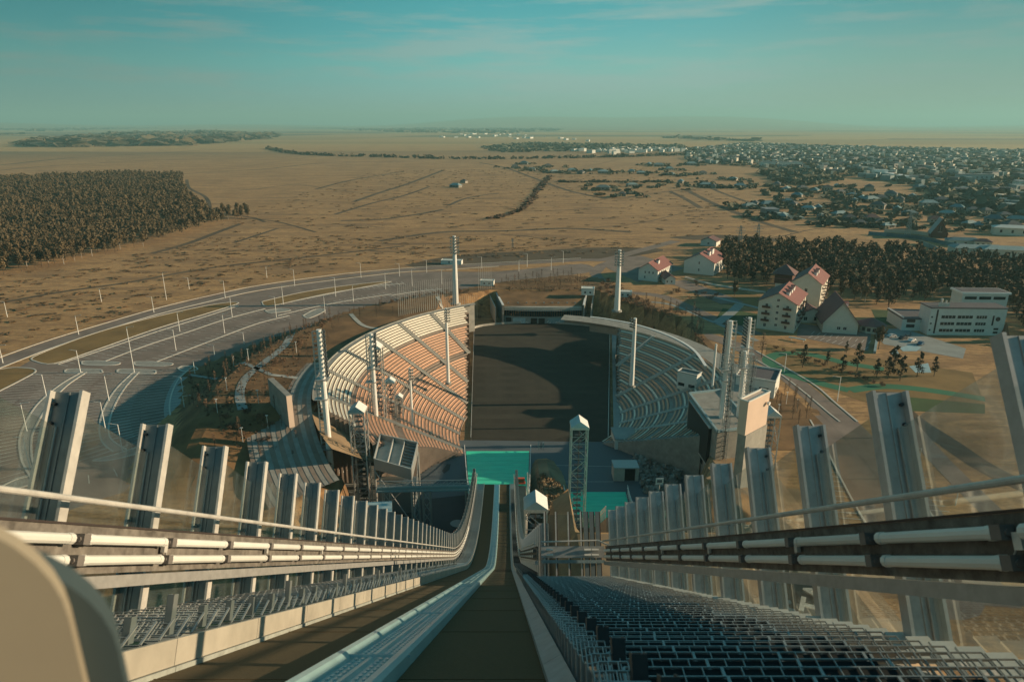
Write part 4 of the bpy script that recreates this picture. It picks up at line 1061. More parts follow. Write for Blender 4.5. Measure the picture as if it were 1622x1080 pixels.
# ---------------------------------------------------------------- vegetation
def leaf_cloud(rng,centres,n,size,squash=1.):
    """n small leaf clumps (quads) spread over lobes; returns verts, faces arrays"""
    ci=rng.integers(0,len(centres),n); c=np.array(centres)[ci]
    d=rng.normal(size=(n,3)); d/=np.linalg.norm(d,axis=1)[:,None]; rr=rng.random(n)**.45
    p=c[:,:3]+d*rr[:,None]*c[:,3:4]*np.array([1,1,squash])
    u=rng.normal(size=(n,3)); u/=np.linalg.norm(u,axis=1)[:,None]; v=np.cross(u,d+.3*rng.normal(size=(n,3))); v/=np.linalg.norm(v,axis=1)[:,None]
    s_=(size*(.6+.8*rng.random(n)))[:,None]
    V=np.stack([p-u*s_-v*s_*.7,p+u*s_-v*s_*.7,p+u*s_*.8+v*s_*.7,p-u*s_*.8+v*s_*.7],1).reshape(-1,3)
    Fa=np.arange(4*n).reshape(n,4); return V,Fa
def npmesh(name,V,Fa,m):
    me=bpy.data.meshes.new(name); me.vertices.add(len(V)); me.vertices.foreach_set('co',V.astype(np.float32).ravel())
    n=len(Fa); me.loops.add(4*n); me.loops.foreach_set('vertex_index',Fa.astype(np.int32).ravel()); me.polygons.add(n)
    me.polygons.foreach_set('loop_start',np.arange(0,4*n,4,dtype=np.int32)); me.polygons.foreach_set('loop_total',np.full(n,4,dtype=np.int32))
    me.materials.append(M[m]); me.update(calc_edges=True); return me
rng=np.random.default_rng(3)
def crown_lobes(kind,r):
    L_=[]
    if kind=='round':
        for i in range(9): a=r.random()*6.28; q=r.random()*.9; L_.append((math.cos(a)*q*1.5,math.sin(a)*q*1.5,4.2+r.random()*4.2,1.15+r.random()*.9))
        L_.append((0,0,8.8,1.2))
    elif kind=='pine':
        for i in range(9): z=3+i*.85; w_=(1-(z-3)/9)*2.2+.3; a=r.random()*6.28; L_.append((math.cos(a)*w_*.5,math.sin(a)*w_*.5,z,w_*.62+.2))
    return L_
TREE=[]
for k in range(6):
    V,Fa=leaf_cloud(rng,crown_lobes('round',rng),620,.36); cr_=npmesh('crown',V,Fa,'leaf')
    mb=MB(); mb.tube((0,0,-.5),(.1,0,5.5),.17,.09,6)
    for q in range(5): a=q*1.3+k; mb.tube((0,0,2.6+q*.6),(math.cos(a)*1.3,math.sin(a)*1.3,4.6+q*.8),.07,.03,4)
    TREE.append((mb.mesh('trunk','birch' if k==2 else 'bark'),cr_))
PINE=[]
for k in range(3):
    V,Fa=leaf_cloud(rng,crown_lobes('pine',rng),380,.26,.7); cr_=npmesh('crown',V,Fa,'leafd')
    mb=MB(); mb.tube((0,0,-.5),(0,0,10),.20,.05,6)
    for q in range(8): a=q*2.4; mb.tube((0,0,2.5+q*.9),(math.cos(a)*1.4,math.sin(a)*1.4,2.9+q*.9),.05,.02,4)
    PINE.append((mb.mesh('trunk','bark'),cr_))
BARE=[]
for k in range(4):
    mb=MB(); mb.tube((0,0,-.3),(.05,0,5.4),.09,.03,5)
    for q in range(12): 
        a=q*2.4+k; z=1.2+q*.33; l=1.25*(1-q/16); mb.tube((0,0,z),(math.cos(a)*l*.6,math.sin(a)*l*.6,z+l*1.2),.035,.012,3)
    V,Fa=leaf_cloud(rng,[(0,0,2.2+.7*i,.85-.09*i) for i in range(5)],95,.09); cr_=npmesh('twigs',V,Fa,'twig')
    BARE.append((mb.mesh('trunk','bark'),cr_))
BUSH=[]
for k in range(3):
    V,Fa=leaf_cloud(rng,[(rng.normal()*.8,rng.normal()*.8,.9+rng.random()*.9,.9) for i in range(5)],200,.17); cr_=npmesh('twigs',V,Fa,'twig')
    mb=MB()
    for q in range(5): a=q*1.3; mb.tube((0,0,-.2),(math.cos(a)*.8,math.sin(a)*.8,1.8),.05,.02,3)
    BUSH.append((mb.mesh('stem','bark'),cr_))
def plant(name,pool,p,sc_,label,cat,group,parts=('trunk','crown')):
    t=thing(name,label,cat,group,p,random.random()*6.28); k=random.randrange(len(pool)); s_=sc_*random.uniform(.85,1.18); t.scale=(s_,s_,s_*random.uniform(.9,1.12))
    link(parts[0],pool[k][0],t); link(parts[1],pool[k][1],t); return t
def scatter(pix,n,mind,z=0,ground=False):
    poly=[at(x,y,z) for x,y in pix] if not ground else [atg(x,y) for x,y in pix]
    P_=[(p.x,p.y) for p in poly]; xs_=[p[0] for p in P_]; ys_=[p[1] for p in P_]; out=[]; tries=0; cell={}
    while len(out)<n and tries<n*40:
        tries+=1; x=random.uniform(min(xs_),max(xs_)); y=random.uniform(min(ys_),max(ys_))
        if not inpoly(x,y,P_): continue
        key=(int(x/mind),int(y/mind)); bad=False
        for a in (-1,0,1):
            for b in (-1,0,1):
                for q in cell.get((key[0]+a,key[1]+b),()):
                    if (q[0]-x)**2+(q[1]-y)**2<mind*mind: bad=True
        if bad: continue
        cell.setdefault(key,[]).append((x,y)); out.append((x,y))
    return out
def wood(pix,n,mind,nind,label,group,stuffname,sc_=1.05,pinefrac=.12,nq=60,lab2=None):
    pts=scatter(pix,n,mind); pts.sort(key=lambda p:math.hypot(*p)); near=pts[:nind]; far=pts[nind:]
    for x,y in near:
        pn=random.random()<pinefrac
        plant('pine_tree' if pn else 'birch_tree',PINE if pn else TREE,(x,y,gh(x,y)),sc_*random.uniform(.85,1.1),(lab2 if pn else label),'tree',group+(' (pines)' if pn else ''))
    r=np.random.default_rng(len(far)+5); VV=[];FF=[];k=0
    protos=[leaf_cloud(r,crown_lobes('round',r),int(nq*1.7),.52) for _ in range(8)]
    for i,(x,y) in enumerate(far):
        V,Fa=protos[i%8]; a=r.random()*6.28; s_=sc_*(.8+.5*r.random()); c,s2=math.cos(a),math.sin(a)
        W=np.stack([(V[:,0]*c-V[:,1]*s2)*s_+x,(V[:,0]*s2+V[:,1]*c)*s_+y,V[:,2]*s_],1); VV.append(W); FF.append(Fa+k); k+=len(V)
    if VV: tag(link(stuffname,npmesh(stuffname,np.concatenate(VV),np.concatenate(FF),'leaff')),'dense mass of further birch trees behind the near ones, '+group,'trees',kind='stuff')
wood([(-160,470),(0,437),(30,431),(75,426),(140,409),(230,391),(300,373),(348,356),(332,342),(308,322),(290,300),(290,282),(200,280),(100,284),(0,288),(-200,290)],4200,6.2,135,'brown-leaved birch at the front of the dense wood on the left','birches at the front of the left wood','far_woodland',1.12,.1,48,'dark conical pine among birches at the front of the left wood')
wood([(1140,415),(1150,447),(1200,452),(1330,462),(1330,475),(1400,488),(1440,484),(1500,468),(1600,490),(1622,540),(1760,560),(1760,440),(1622,428),(1500,414),(1400,403),(1240,393),(1150,392)],640,4.6,150,'brown-leaved birch in the wood behind the red-roofed hotel','birches in the right wood','woodland',1.0,.25,70,'dark pine in the wood behind the red-roofed hotel')
for (x,y) in scatter([(338,346),(345,352),(400,345),(398,338),(350,336)],26,5): plant('birch_tree',TREE,(x,y,0),.95,'birch in the short row sticking out from the right corner of the left wood','tree','birches in the spur of the left wood')
def saplings(pix,n,mind,sc_,label,group,pool=BARE,name='bare_sapling',cat='tree',parts=('trunk','twigs')):
    for (x,y) in scatter(pix,n,mind,0,True): plant(name,pool,(x,y,gh(x,y)),sc_,label,cat,group,parts)
saplings([(300,600),(330,580),(380,565),(430,560),(440,640),(470,700),(500,735),(430,740),(350,720),(320,680),(300,650)],74,5.5,.85,'bare sapling on the brown slope between car park and slab wall','saplings between the car park and the slab wall')
saplings([(400,552),(450,530),(520,510),(560,505),(520,545),(490,590),(440,590)],56,5,.85,'bare sapling on the slope behind the left rim of the grandstand','saplings behind the left rim of the grandstand')
saplings([(500,512),(560,492),(640,478),(700,470),(650,496),(580,515)],30,5,.8,'bare sapling in the strip between car park and orange grandstand','saplings between the car park and the grandstand rim')
saplings([(800,446),(900,436),(935,448),(930,462),(850,468),(790,462)],46,3.6,.9,'reddish bare sapling on the ground behind the end pavilion','saplings behind the end pavilion')
saplings([(1000,480),(1060,490),(1100,500),(1120,530),(1100,545),(1060,525),(1010,500)],34,4,1.05,'bare sapling on the slope behind the curved blue-grey wall','saplings behind the curved wall')
saplings([(1215,610),(1260,620),(1290,655),(1270,672),(1230,668)],20,4,.9,'bare sapling in the scrub between kiosk and curving road','saplings by the curving road')
G2='brown shrubs around the stadium'
for pix,n,lab in (([(600,482),(700,462),(770,462),(770,478),(700,482),(640,492)],46,'brown shrub among the flagpoles behind the grandstand'),([(420,575),(490,520),(560,500),(500,560),(450,600)],16,'brown shrub on the slope behind the left rim of the grandstand'),([(960,440),(1000,470),(1090,500),(1050,505),(985,480),(950,460)],34,'tawny shrub on the bank right of the end pavilion'),([(330,640),(400,655),(440,690),(440,720),(370,700)],10,'dark brown shrub on the slope left of the slab wall'),([(1085,440),(1140,460),(1130,480),(1060,470)],12,'pale shrub beside the drive of the white houses')):
    saplings(pix,n,3.2,.8,lab,G2+' '+lab.split()[-1],BUSH,'shrub','shrub',('stem','twigs'))
for i,(px,py,s_) in enumerate(((1271,582,.78),(1333,590,.7),(1357,588,.95),(1388,598,.8),(1406,600,.95),(1425,603,.9),(1413,590,1.05),(1452,597,.75),(1479,596,.7),(1310,578,.55),(1340,560,.5))):
    p=at(px,py,0); plant('pine_tree',PINE,(p.x,p.y,0),s_,WORDS[i]+' pine from the left on the lawn inside the green loop path','tree','pines on the lawn with the green path')
p=at(1391,553,0); plant('golden_tree',TREE,(p.x,p.y,0),1.0,'golden brown tree at the right end of the hotel parking bays','tree',None)
p=at(1163,470,0); plant('round_tree',TREE,(p.x,p.y,0),.75,'lone round tree on the lawn beside the grey hedge wall','tree',None)
p=at(1206,566,0); plant('bare_sapling',BARE,(p.x,p.y,0),1.9,'tall bare tree left of the green loop path','tree',None,('trunk','twigs'))
for i in range(14):
    p=at(1228+i*13,552+i*4.6,0); plant('shrub',BUSH,(p.x,p.y,0),.7,'small clipped shrub in the row along the hotel path','shrub','row of shrubs along the hotel path',('stem','twigs'))
# grass tufts / low scrub texture round the stadium
def tufts(name,label,polys,n,size,h,m):
    r=np.random.default_rng(n); VV=[]; 
    for pix,k in polys:
        for (x,y) in scatter(pix,k,1.2,0): 
            if gh(x,y)<-1: continue
            VV.append((x,y,gh(x,y)+.1+h*.4,size*(.5+r.random())))
    V,Fa=leaf_cloud(r,VV,len(VV)*5,size*.45,.5); tag(link(name,npmesh(name,V,Fa,m)),label,'scrub',kind='stuff')
tufts('low_scrub','low brown scrub and dead grass over the slopes round the grandstand',[([(300,600),(400,550),(520,510),(560,505),(480,600),(470,690),(540,745),(350,740),(300,660)],800),([(800,446),(930,440),(940,470),(800,470)],500),([(960,460),(1010,475),(1110,520),(1120,560),(1060,520),(985,498)],600)],77,.55,.3,'twig')
# flagpoles
fp=MB().tube((0,0,0),(0,0,14),.11,.05,5).mesh('flagpole','galvl')
for i in range(46):
    px=632+i*3.25; t_=i/45; py=508-22*math.sin(t_*1.35); p=atg(px,py-6); o=link('flagpole',fp,None,p); tag(o,(WORDS[i]+' thin flagpole from the left in the rank behind the grandstand' if i<20 else WORDS[45-i]+' thin flagpole from the right in the rank behind the grandstand' if i>25 else 'thin flagpole in the middle of the rank behind the grandstand'),'flagpole','flagpoles behind the grandstand')
# lamp posts
LPM={}
def lamp_post(px,py,pt,label,group,arm=-1):
    p=at(px,py,0); h=zat(p.y,pt); t=thing('lamp_post',label,'lamp post',group,p)
    MB().tube((0,0,0),(0,0,h),.16,.09,6).build('pole','white',t)
    o=MB().tube((0,0,h-.1),(arm*2.0,0,h+.25),.07,.05,5).build('arm','white',t); MB().box((arm*2.3,0,h+.22),(.9,.35,.14)).build('lamp_head','galv',o)
lps=[(125,530,500),(5,575,547),(128,590,555),(213,590,518),(75,633,593),(173,635,593),(43,683,638),(168,683,637),(48,742,693),(195,717,672),(285,525,495),(368,502,470),(279,555,522),(356,528,497),(438,503,470),(387,545,527),(340,563,547),(309,592,571),(293,650,627),(290,620,597),(58,828,783),(12,502,478),(161,478,457),(244,495,470),(264,475,432),(300,458,440),(357,472,445),(423,440,422),(467,453,427),(449,482,453),(532,470,440),(572,440,417),(611,458,432),(633,438,418),(653,453,427),(676,432,412),(763,425,407),(835,423,402),(873,428,408),(892,417,398),(515,496,468),(560,478,452),(700,450,428),(822,430,412)]
lps.sort()
for i,(px,py,pt) in enumerate(lps):
    row='outer edge' if py<480 and px<500 or py<442 else 'inner lots'
    lamp_post(px,py,pt,('white car park lamp post on the %s, '%row)+(WORDS[i]+' from the left' if i<20 else WORDS[len(lps)-1-i]+' from the right' if len(lps)-1-i<20 else 'near the middle'),'white lamp posts of the car park',-1 if i%2 else 1)
for i,(px,py,pt) in enumerate([(1242,590,560),(1326,635,597),(1413,693,650),(1450,757,710),(1513,800,770)]):
    lamp_post(px,py,pt,'white lamp post beside the right-hand road, %s from the kiosk'%WORDS[i],'white lamp posts along the right road')
for i,(px,py) in enumerate(((372,590),(395,580),(410,640),(345,655),(425,680),(450,640),(385,700),(360,620),(470,560),(1245,640),(1262,652),(1232,660))):
    p=atg(px,py); t=thing('garden_lamp','short white path lamp in the scrub %s'%('between car park and grandstand' if px<900 else 'by the curving road'),'lamp','short path lamps %s'%('left' if px<900 else 'right'),p)
    MB().tube((0,0,0),(0,0,4.2),.09,.07,5).build('pole','white',t); MB().box((0,0,4.3),(.7,.3,.14)).build('lamp_head','white',t)
# no-stopping sign and small info sign
p=at(724,858,-12); t=thing('round_road_sign','small round red and white road sign on a pole in the dark yard','sign',None,p); h=zat(p.y,843)+12
MB().tube((0,0,0),(0,0,h),.08,n=6).build('pole','galvl',t); MB().tube((0,-.1,h),(0,-.16,h),1.0,n=16).build('sign_rim','red',t); MB().tube((0,-.17,h),(0,-.20,h),.72,n=16).build('sign_face','white',t); MB().box((0,-.24,h),(1.2,.04,.22),(.7,0,.7)).build('sign_bar','red',t)
p=at(1043,785,-3); t=thing('sign_board','small white square sign board on a post at the hillside edge','sign',None,p); h=zat(p.y,762)-p.z
MB().tube((0,0,0),(0,0,h),.12,n=6).build('pole','galvl',t); MB().box((0,0,h),(2.0,.15,1.8)).build('panel','white',t); MB().box((0,-.1,h+.1),(1.3,.08,.8)).build('panel_inset','greyr',t)
for (x,y,z_,s3) in ((xat(825,118,20),118,20,2.2),(xat(824,100,26),100,26,1.4)):
    pass
p=at(823,765,2); t=thing('orange_barrier','small orange plastic barrier beside the right rail near the end of the inrun','barrier',None,p); MB().b2(-1.3,1.3,-.4,.4,0,1.5).b2(-1.5,1.5,-.6,.6,0,.25).build('barrier_body','red',t); MB().b2(-1.0,1.0,-.45,-.41,.5,1.0).build('barrier_panel','soil',t)
# start gear between the hills
lattice('tiny lattice mast with a lamp at the tip of the rocky ridge',xat(857,196,-6),196,-8,zat(196,696),1.6,'lattice towers around the slopes',cap=False)
def rocks():
    r=np.random.default_rng(9); VV=[]
    for (x,y) in scatter([(845,715),(862,715),(905,800),(880,860),(840,860)],420,.5): VV.append((x,y,gh(x,y)+.1,.5))
    V,Fa=leaf_cloud(r,VV,len(VV)*4,.35,.6); tag(link('rock_debris',npmesh('rock_debris',V,Fa,'slope')),'loose rocks and brush strewn over the ridge between the two green slopes','rocks',kind='stuff')
rocks()
r_=np.random.default_rng(19); VV=[(x,y,-11.4+max(0,(x-45))*.12,.9) for (x,y) in scatter([(1003,705),(1040,700),(1075,712),(1085,745),(1060,790),(1020,780)],260,1.0,-12)]
V_,F_=leaf_cloud(r_,VV,len(VV)*6,.7,.8); tag(link('boulder_bank',npmesh('boulder_bank',V_,F_,'conc')),'grey boulder bank at the foot of the shaded right grandstand','rocks',kind='stuff')
# ---------------------------------------------------------------- houses
DU=Vector((.86,-.51,0)).normalized(); DV=Vector((.51,.86,0)).normalized()
def gable(name,label,cat,K,wd,dp,eave,ridge,wm='wall',rm='roof',group=None,overh=.7,ang=None,fw=(),rw=(),chim=(),balc=(),z=0.,lw=()):
    """K = near-right bottom corner; gable wall of width wd runs left from it, depth dp runs away to the right"""
    u,v=(DU,DV) if ang is None else (Vector((math.cos(R(ang)),math.sin(R(ang)),0)),Vector((-math.sin(R(ang)),math.cos(R(ang)),0)))
    rz=math.atan2(u.y,u.x); t=thing(name,label,cat,group,(K.x,K.y,z),rz)
    # local frame: x along gable (0 = right corner, negative to the left), y = depth
    mb=MB(); g0=[(-wd,0,0),(0,0,0),(0,0,eave),(-wd/2,0,ridge),(-wd,0,eave)]; g1=[(x,dp,z_) for x,y,z_ in g0]
    mb.poly(g0); mb.poly(g1[::-1]); mb.quad(g0[1],g1[1],g1[2],g0[2]); mb.quad(g0[0],g0[4],g1[4],g1[0]); mb.build('wall',wm,t)
    sl=(ridge-eave)/(wd/2)
    def rf(s_):
        m_=MB(); e_=wd/2+overh; a=(-wd/2,-overh,ridge+.25); b=(-wd/2,dp+overh,ridge+.25); c=(-wd/2+s_*e_,dp+overh,ridge+.25-sl*e_); d=(-wd/2+s_*e_,-overh,ridge+.25-sl*e_)
        lo=[(p[0],p[1],p[2]-.22) for p in (a,b,c,d)]; up_=[a,b,c,d]
        if s_>0: m_.quad(*up_[::-1]); m_.quad(*lo)
        else: m_.quad(*up_); m_.quad(*lo[::-1])
        for i in range(4): j=(i+1)%4; m_.quad(up_[i],up_[j],lo[j],lo[i])
        return m_
    rf(1).build('roof',rm,t); lr=rf(-1).build('roof','roofd' if rm=='roof' else rm,t)  # on red roofs the slope away from the sun is shaded by colour
    MB().tube((-wd/2,-overh-.02,ridge+.3),(-wd/2,dp+overh+.02,ridge+.3),.18,n=6).build('ridge_cap',rm,t)
    for (x,z_,ww,hh) in fw:
        o=MB().b2(-wd+x-ww/2,-wd+x+ww/2,-.06,.08,z_,z_+hh).build('window','glassd',t)
        MB().b2(-wd+x-ww/2-.12,-wd+x+ww/2+.12,-.14,-.01,z_-.18,z_-.04).build('sill','white',o)
        MB().b2(-wd+x-.04,-wd+x+.04,-.09,-.061,z_,z_+hh).build('mullion','white',o)
    for (y,z_,ww,hh) in rw:
        o=MB().b2(-.08,.06,y-ww/2,y+ww/2,z_,z_+hh).build('window','glassd',t)
        MB().b2(.01,.14,y-ww/2-.12,y+ww/2+.12,z_-.18,z_-.04).build('sill','white',o)
    for (y,w2,h2) in chim:
        x=-wd/2+wd*.18; zz=ridge-sl*wd*.18; o=MB().b2(x-.6,x+.9,y-w2/2,y+w2/2,zz-1,zz+h2).build('dormer','white',t)
        mb=MB(); mb.quad((x-.8,y-w2/2-.2,zz+h2+.02),(x+1.1,y-w2/2-.2,zz+h2-.3),(x+1.1,y,zz+h2+.7),(x-.8,y,zz+h2+.7)); mb.quad((x-.8,y,zz+h2+.7),(x+1.1,y,zz+h2+.7),(x+1.1,y+w2/2+.2,zz+h2-.3),(x-.8,y+w2/2+.2,zz+h2+.02)); mb.build('dormer_roof',rm,o)
    for (side,c,z_,ww) in balc:
        mb=MB()
        if side=='F': mb.b2(-wd+c-ww/2,-wd+c+ww/2,-1.3,-.02,z_-.12,z_); mb.b2(-wd+c-ww/2,-wd+c+ww/2,-1.32,-1.25,z_,z_+.95)
        else: mb.b2(.02,1.3,c-ww/2,c+ww/2,z_-.12,z_); mb.b2(1.25,1.32,c-ww/2,c+ww/2,z_,z_+.95)
        mb.build('balcony','wood',t)
    return t
K=at(1041,447,0)
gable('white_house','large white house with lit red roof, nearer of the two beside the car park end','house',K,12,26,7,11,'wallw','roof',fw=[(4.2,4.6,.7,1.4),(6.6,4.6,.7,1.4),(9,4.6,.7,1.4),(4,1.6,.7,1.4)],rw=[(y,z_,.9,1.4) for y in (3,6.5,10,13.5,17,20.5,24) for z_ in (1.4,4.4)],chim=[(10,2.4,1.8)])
K=at(1072,451,0)
gable('annex','low white annex with dark hipped roof in front of the nearer white house','house',K+DU*-1,6,13,3.6,5.6,'wallw','roofd',ang=-80+90-8,fw=[(1.2,1.2,.8,1.2),(3.8,1.2,.8,1.2)],rw=[(2,1.2,.8,1.2),(5,1.2,.8,1.2),(8,1.2,.8,1.2)])
K=at(1130,437,0)
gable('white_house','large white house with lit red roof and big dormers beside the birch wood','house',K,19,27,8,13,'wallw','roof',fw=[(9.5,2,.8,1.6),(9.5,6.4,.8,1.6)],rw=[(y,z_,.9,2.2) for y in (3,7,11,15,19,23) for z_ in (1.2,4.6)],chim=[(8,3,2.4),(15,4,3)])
K=at(1134,391,0)
gable('small_house','small white house with dark roof beyond the second red-roofed house','house',K,12,12,4,6.5,'wallw','roofd',fw=[(6,1.5,1.2,1.3)])
K=at(1257,528,0)
fl=[(3.6,1.4+3.1*k,1.0,1.5) for k in range(4)]+[(12.6,1.4+3.1*k,1.0,1.5) for k in range(4)]+[(8.4,2.2+2.9*k,1.0,1.1) for k in range(5)]
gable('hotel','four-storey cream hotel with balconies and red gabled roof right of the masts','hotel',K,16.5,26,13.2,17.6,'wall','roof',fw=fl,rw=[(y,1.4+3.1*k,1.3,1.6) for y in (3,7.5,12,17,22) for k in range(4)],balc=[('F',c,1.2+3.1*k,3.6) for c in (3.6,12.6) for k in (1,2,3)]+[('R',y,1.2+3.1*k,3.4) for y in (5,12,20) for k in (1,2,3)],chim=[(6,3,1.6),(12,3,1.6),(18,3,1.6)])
K=at(1296,492,0)
gable('hotel_wing','tall cream rear wing of the hotel with its own red gabled roof','hotel',K,14,26,13.5,18.5,'wall','roof',rw=[(y,1.4+3.1*k,1.3,1.6) for y in (3,8,13,19) for k in range(4)],balc=[('R',y,1.2+3.1*k,3.0) for y in (5,13,21) for k in (1,2,3)],chim=[(7,3,1.6),(14,3,1.6)],fw=[(7,9,1.2,1.6)])
K=at(1306,512,0)
gable('link_house','low cream link building with maroon roof between hotel wing and chalet','house',K,12,10,4.2,7,'wall','roofd',ang=-6,fw=[(3,1.2,1.4,1.6),(8,1.2,2.2,1.8)])
K=at(1357,530,0)
gable('chalet','wide cream chalet with a steep split red roof right of the hotel','house',K,14.5,20,5.2,14.5,'wall','roof',ang=-14,overh=1.0,fw=[(6.6,1.8,1.3,1.3),(9.2,1.8,1.3,1.3)],rw=[(4,1.3,2,1.8),(9,1.3,2,1.8)],chim=[(8,2.5,1.4)])
t=thing('round_pavilion','low maroon polygonal roofed porch joined in front of the chalet','pavilion',None,at(1378,524,0)); 
MB().tube((0,0,0),(0,0,3.4),5.4,5.4,10).build('wall','wall',t); MB().tube((0,0,3.4),(0,0,6.2),6.6,.4,10).build('roof','roofd',t)
for a in range(6): MB().box((5.42*math.cos(-2.6+a*.42),5.42*math.sin(-2.6+a*.42),1.8),(.12,1.4,1.6),(math.cos(-2.6+a*.42),math.sin(-2.6+a*.42),0),(-math.sin(-2.6+a*.42),math.cos(-2.6+a*.42),0)).build('window','glassd',t)
p=at(1240,462,0); t=thing('pagoda_tower','brown-red wooden tower with a pointed pagoda roof behind the hotel','tower',None,p,R(-30)); h=zat(p.y,447)
MB().b2(-4,4,-4,4,0,h).build('base','wallw',t); ht=zat(p.y,432); MB().b2(-4.6,4.6,-4.6,4.6,h,ht).build('gallery','wood',t); MB().b2(-4.8,4.8,-4.8,4.8,(h+ht)/2-.2,(h+ht)/2+.2).build('gallery_band','roof',t)
mb=MB(); a=6.2; zt=zat(p.y,418); c=[(-a,-a,ht+.02),(a,-a,ht+.02),(a,a,ht+.02),(-a,a,ht+.02)]
for i in range(4): mb.poly([c[i],c[(i+1)%4],(0,0,zt)])
mb.build('roof','roofd',t)
p=at(1250,552,0); t=thing('entrance_sign','slanting pale glass entrance canopy at the corner of the hotel','canopy',None,at(1262,540,0)); MB().box((0,0,1.2),(7,1.2,.25),(.8,-.6,0),(.6,.8,0)).build('canopy_roof','bluel',t); MB().tube((-2,1,0),(-2,1,1.1),.1).build('post','white',t); MB().tube((2,-2,0),(2,-2,1.1),.1).build('post','white',t)
# office building
p=at(1527,531,0); z1=zat(p.y,489); 
t=thing('office_building','white three-storey office with curved roof edge at the right, strips of dark windows','building',None,p,R(-2)); w_=33; 
MB().b2(-w_/2,w_/2,0,9,0,z1).build('wall','wallw',t); MB().b2(-w_/2-.3,w_/2+.3,-.3,9.3,z1+.003,z1+.5).build('roof','roofg',t)
for k in range(3):
    for c,ww in ((-8.5,6),(-1.2,6.5),(6.0,4.4)):
        o=MB().b2(c-ww/2,c+ww/2,-.1,.1,1.6+k*3.1,2.9+k*3.1).build('window','glassd',t); MB().b2(c-ww/2-.2,c+ww/2+.2,-.2,-.02,1.35+k*3.1,1.5+k*3.1).build('sill','white',o)
        for q in range(1,4): MB().b2(c-ww/2+ww*q/4-.06,c-ww/2+ww*q/4+.06,-.14,-.101,1.6+k*3.1,2.9+k*3.1).build('mullion','white',o)
o=MB().tube((13.2,.1,z1*.62),(13.2,-.12,z1*.62),1.0,n=16).build('round_window','glassd',t); MB().b2(10.8,11.5,-.1,.1,z1*.38,z1*.75).build('window','glassd',t)
for k in range(2): MB().b2(12.2,14.2,-.1,.1,1.0+k*1.6,1.9+k*1.6).build('window','glassd',t)
MB().b2(-13.9,-13.2,-.12,.1,.8,z1-.6).build('window_slit','glassd',t)
for k in range(3): MB().b2(-16,-15.3,-.1,.1,2+3*k,2.7+3*k).build('window','glassd',t)
mb=MB(); mb.tube((-11.5,2,z1),(-11.5,2,z1+4),.5,n=8).tube((-9.5,2,z1),(-9.5,2,z1+3.2),.35,n=8); mb.b2(-13,-8,1.4,1.6,z1,z1+2.2); mb.build('roof_plant','galvl',t)
p=at(1552,510,0); zz1=zat(p.y,466)
t=thing('office_block','white upper block with flat dark roof rising behind the curved office','building',None,p,R(-3)); MB().b2(-10.5,10.5,0,9,0,zz1).build('wall','wallw',t); MB().b2(-11.2,11.2,-.7,9.7,zz1+.003,zz1+.9).build('cornice','white',t); MB().b2(-10.6,10.6,.1,9,zz1+.9,zz1+1.0).build('roof','roofg',t)
for c in (-6.6,0,6.6): MB().b2(c-2.7,c+2.7,-.1,.1,zz1-2.6,zz1-1.2).build('window','glassd',t)
p=at(1454,524,0); zz2=zat(p.y,506)
t=thing('office_wing','low white wing with dark flat roof left of the curved office','building',None,p,R(-6)); MB().b2(-7.5,6.5,0,16,0,zz2).build('wall','wallw',t); MB().b2(-7.9,6.9,-.4,16.4,zz2+.003,zz2+.6).build('roof','roofg',t); MB().b2(-7.7,-7.3,-.5,16.5,zz2+.61,zz2+1.1).build('parapet','white',t)
for c,k in ((-3.8,1),(2.2,1),(-3.8,0)): MB().b2(c-1.8,c+1.8,-.1,.1,1.5+2.4*k,3.0+2.4*k).build('window','glassd',t)
# glass pyramid tip beside right post
p=at(1590,532,0); t=thing('orange_spire','small orange pointed spire beyond the right-hand posts','spire',None,p); MB().tube((0,0,0),(0,0,6),2.2,.15,4).build('spire_roof','soil',t)
# parked cars by the office
def car(px,py,col,label,rz):
    p=at(px,py,0); t=thing('parked_car',label,'car','cars parked below the office',p+Vector((0,0,.06)),R(rz))
    m_=mat('car_paint_'+col[0],col[1],.3,.1,.03,1)
    mb=MB(); prof=[(-2.1,.35),(-2.15,.8),(-1.5,.95),(-.9,1.42),(.8,1.42),(1.4,.98),(2.1,.82),(2.15,.35)]
    a=[(x,-.85,z_) for x,z_ in prof]; b=[(x,.85,z_) for x,z_ in prof]; mb.poly(a); mb.poly(b[::-1])
    for i in range(8): j=(i+1)%8; mb.quad(a[i],b[i],b[j],a[j])
    mb.build('body',m_,t)
    for x in (-1.3,1.3):
        for y in (-.8,.8): MB().tube((x,y-.1,.32),(x,y+.1,.32),.32,n=10).build('wheel','black',t)
    MB().b2(-.8,.7,-.87,.87,1.0,1.34).build('side_windows','glassd',t); 
for i,(px,py,c,lab) in enumerate(((1412,534,('silver',(.5,.52,.53)),'silver car parked nearest the chalet end of the forecourt'),(1430,537,('dark',(.03,.035,.04)),'dark car parked second from the chalet on the forecourt'),(1444,541,('white',(.7,.7,.7)),'white car parked in the middle of the forecourt'),(1458,546,('blue',(.05,.12,.2)),'blue car parked near the office steps'),(1438,531,('grey',(.2,.21,.22)),'grey car parked behind the row by the low wing'))): car(px,py,c,lab,20+i*7)
# hotel parking bay rail
A=at(1385,560,0);B=at(1390,530,0); t=thing('bay_wall','pale steps and rail wall closing the right end of the hotel parking','wall'); mb=MB(); wallrib(mb,[A,B],1.0,0,1.1); mb.build('wall_face','bluel',t)
lines=MB(); stalls([(1280,535),(1378,556)],1,5,2.6); stalls([(1285,529),(1380,545)],1,5,2.6); lines.build('bay_markings','paint',kind='stuff')
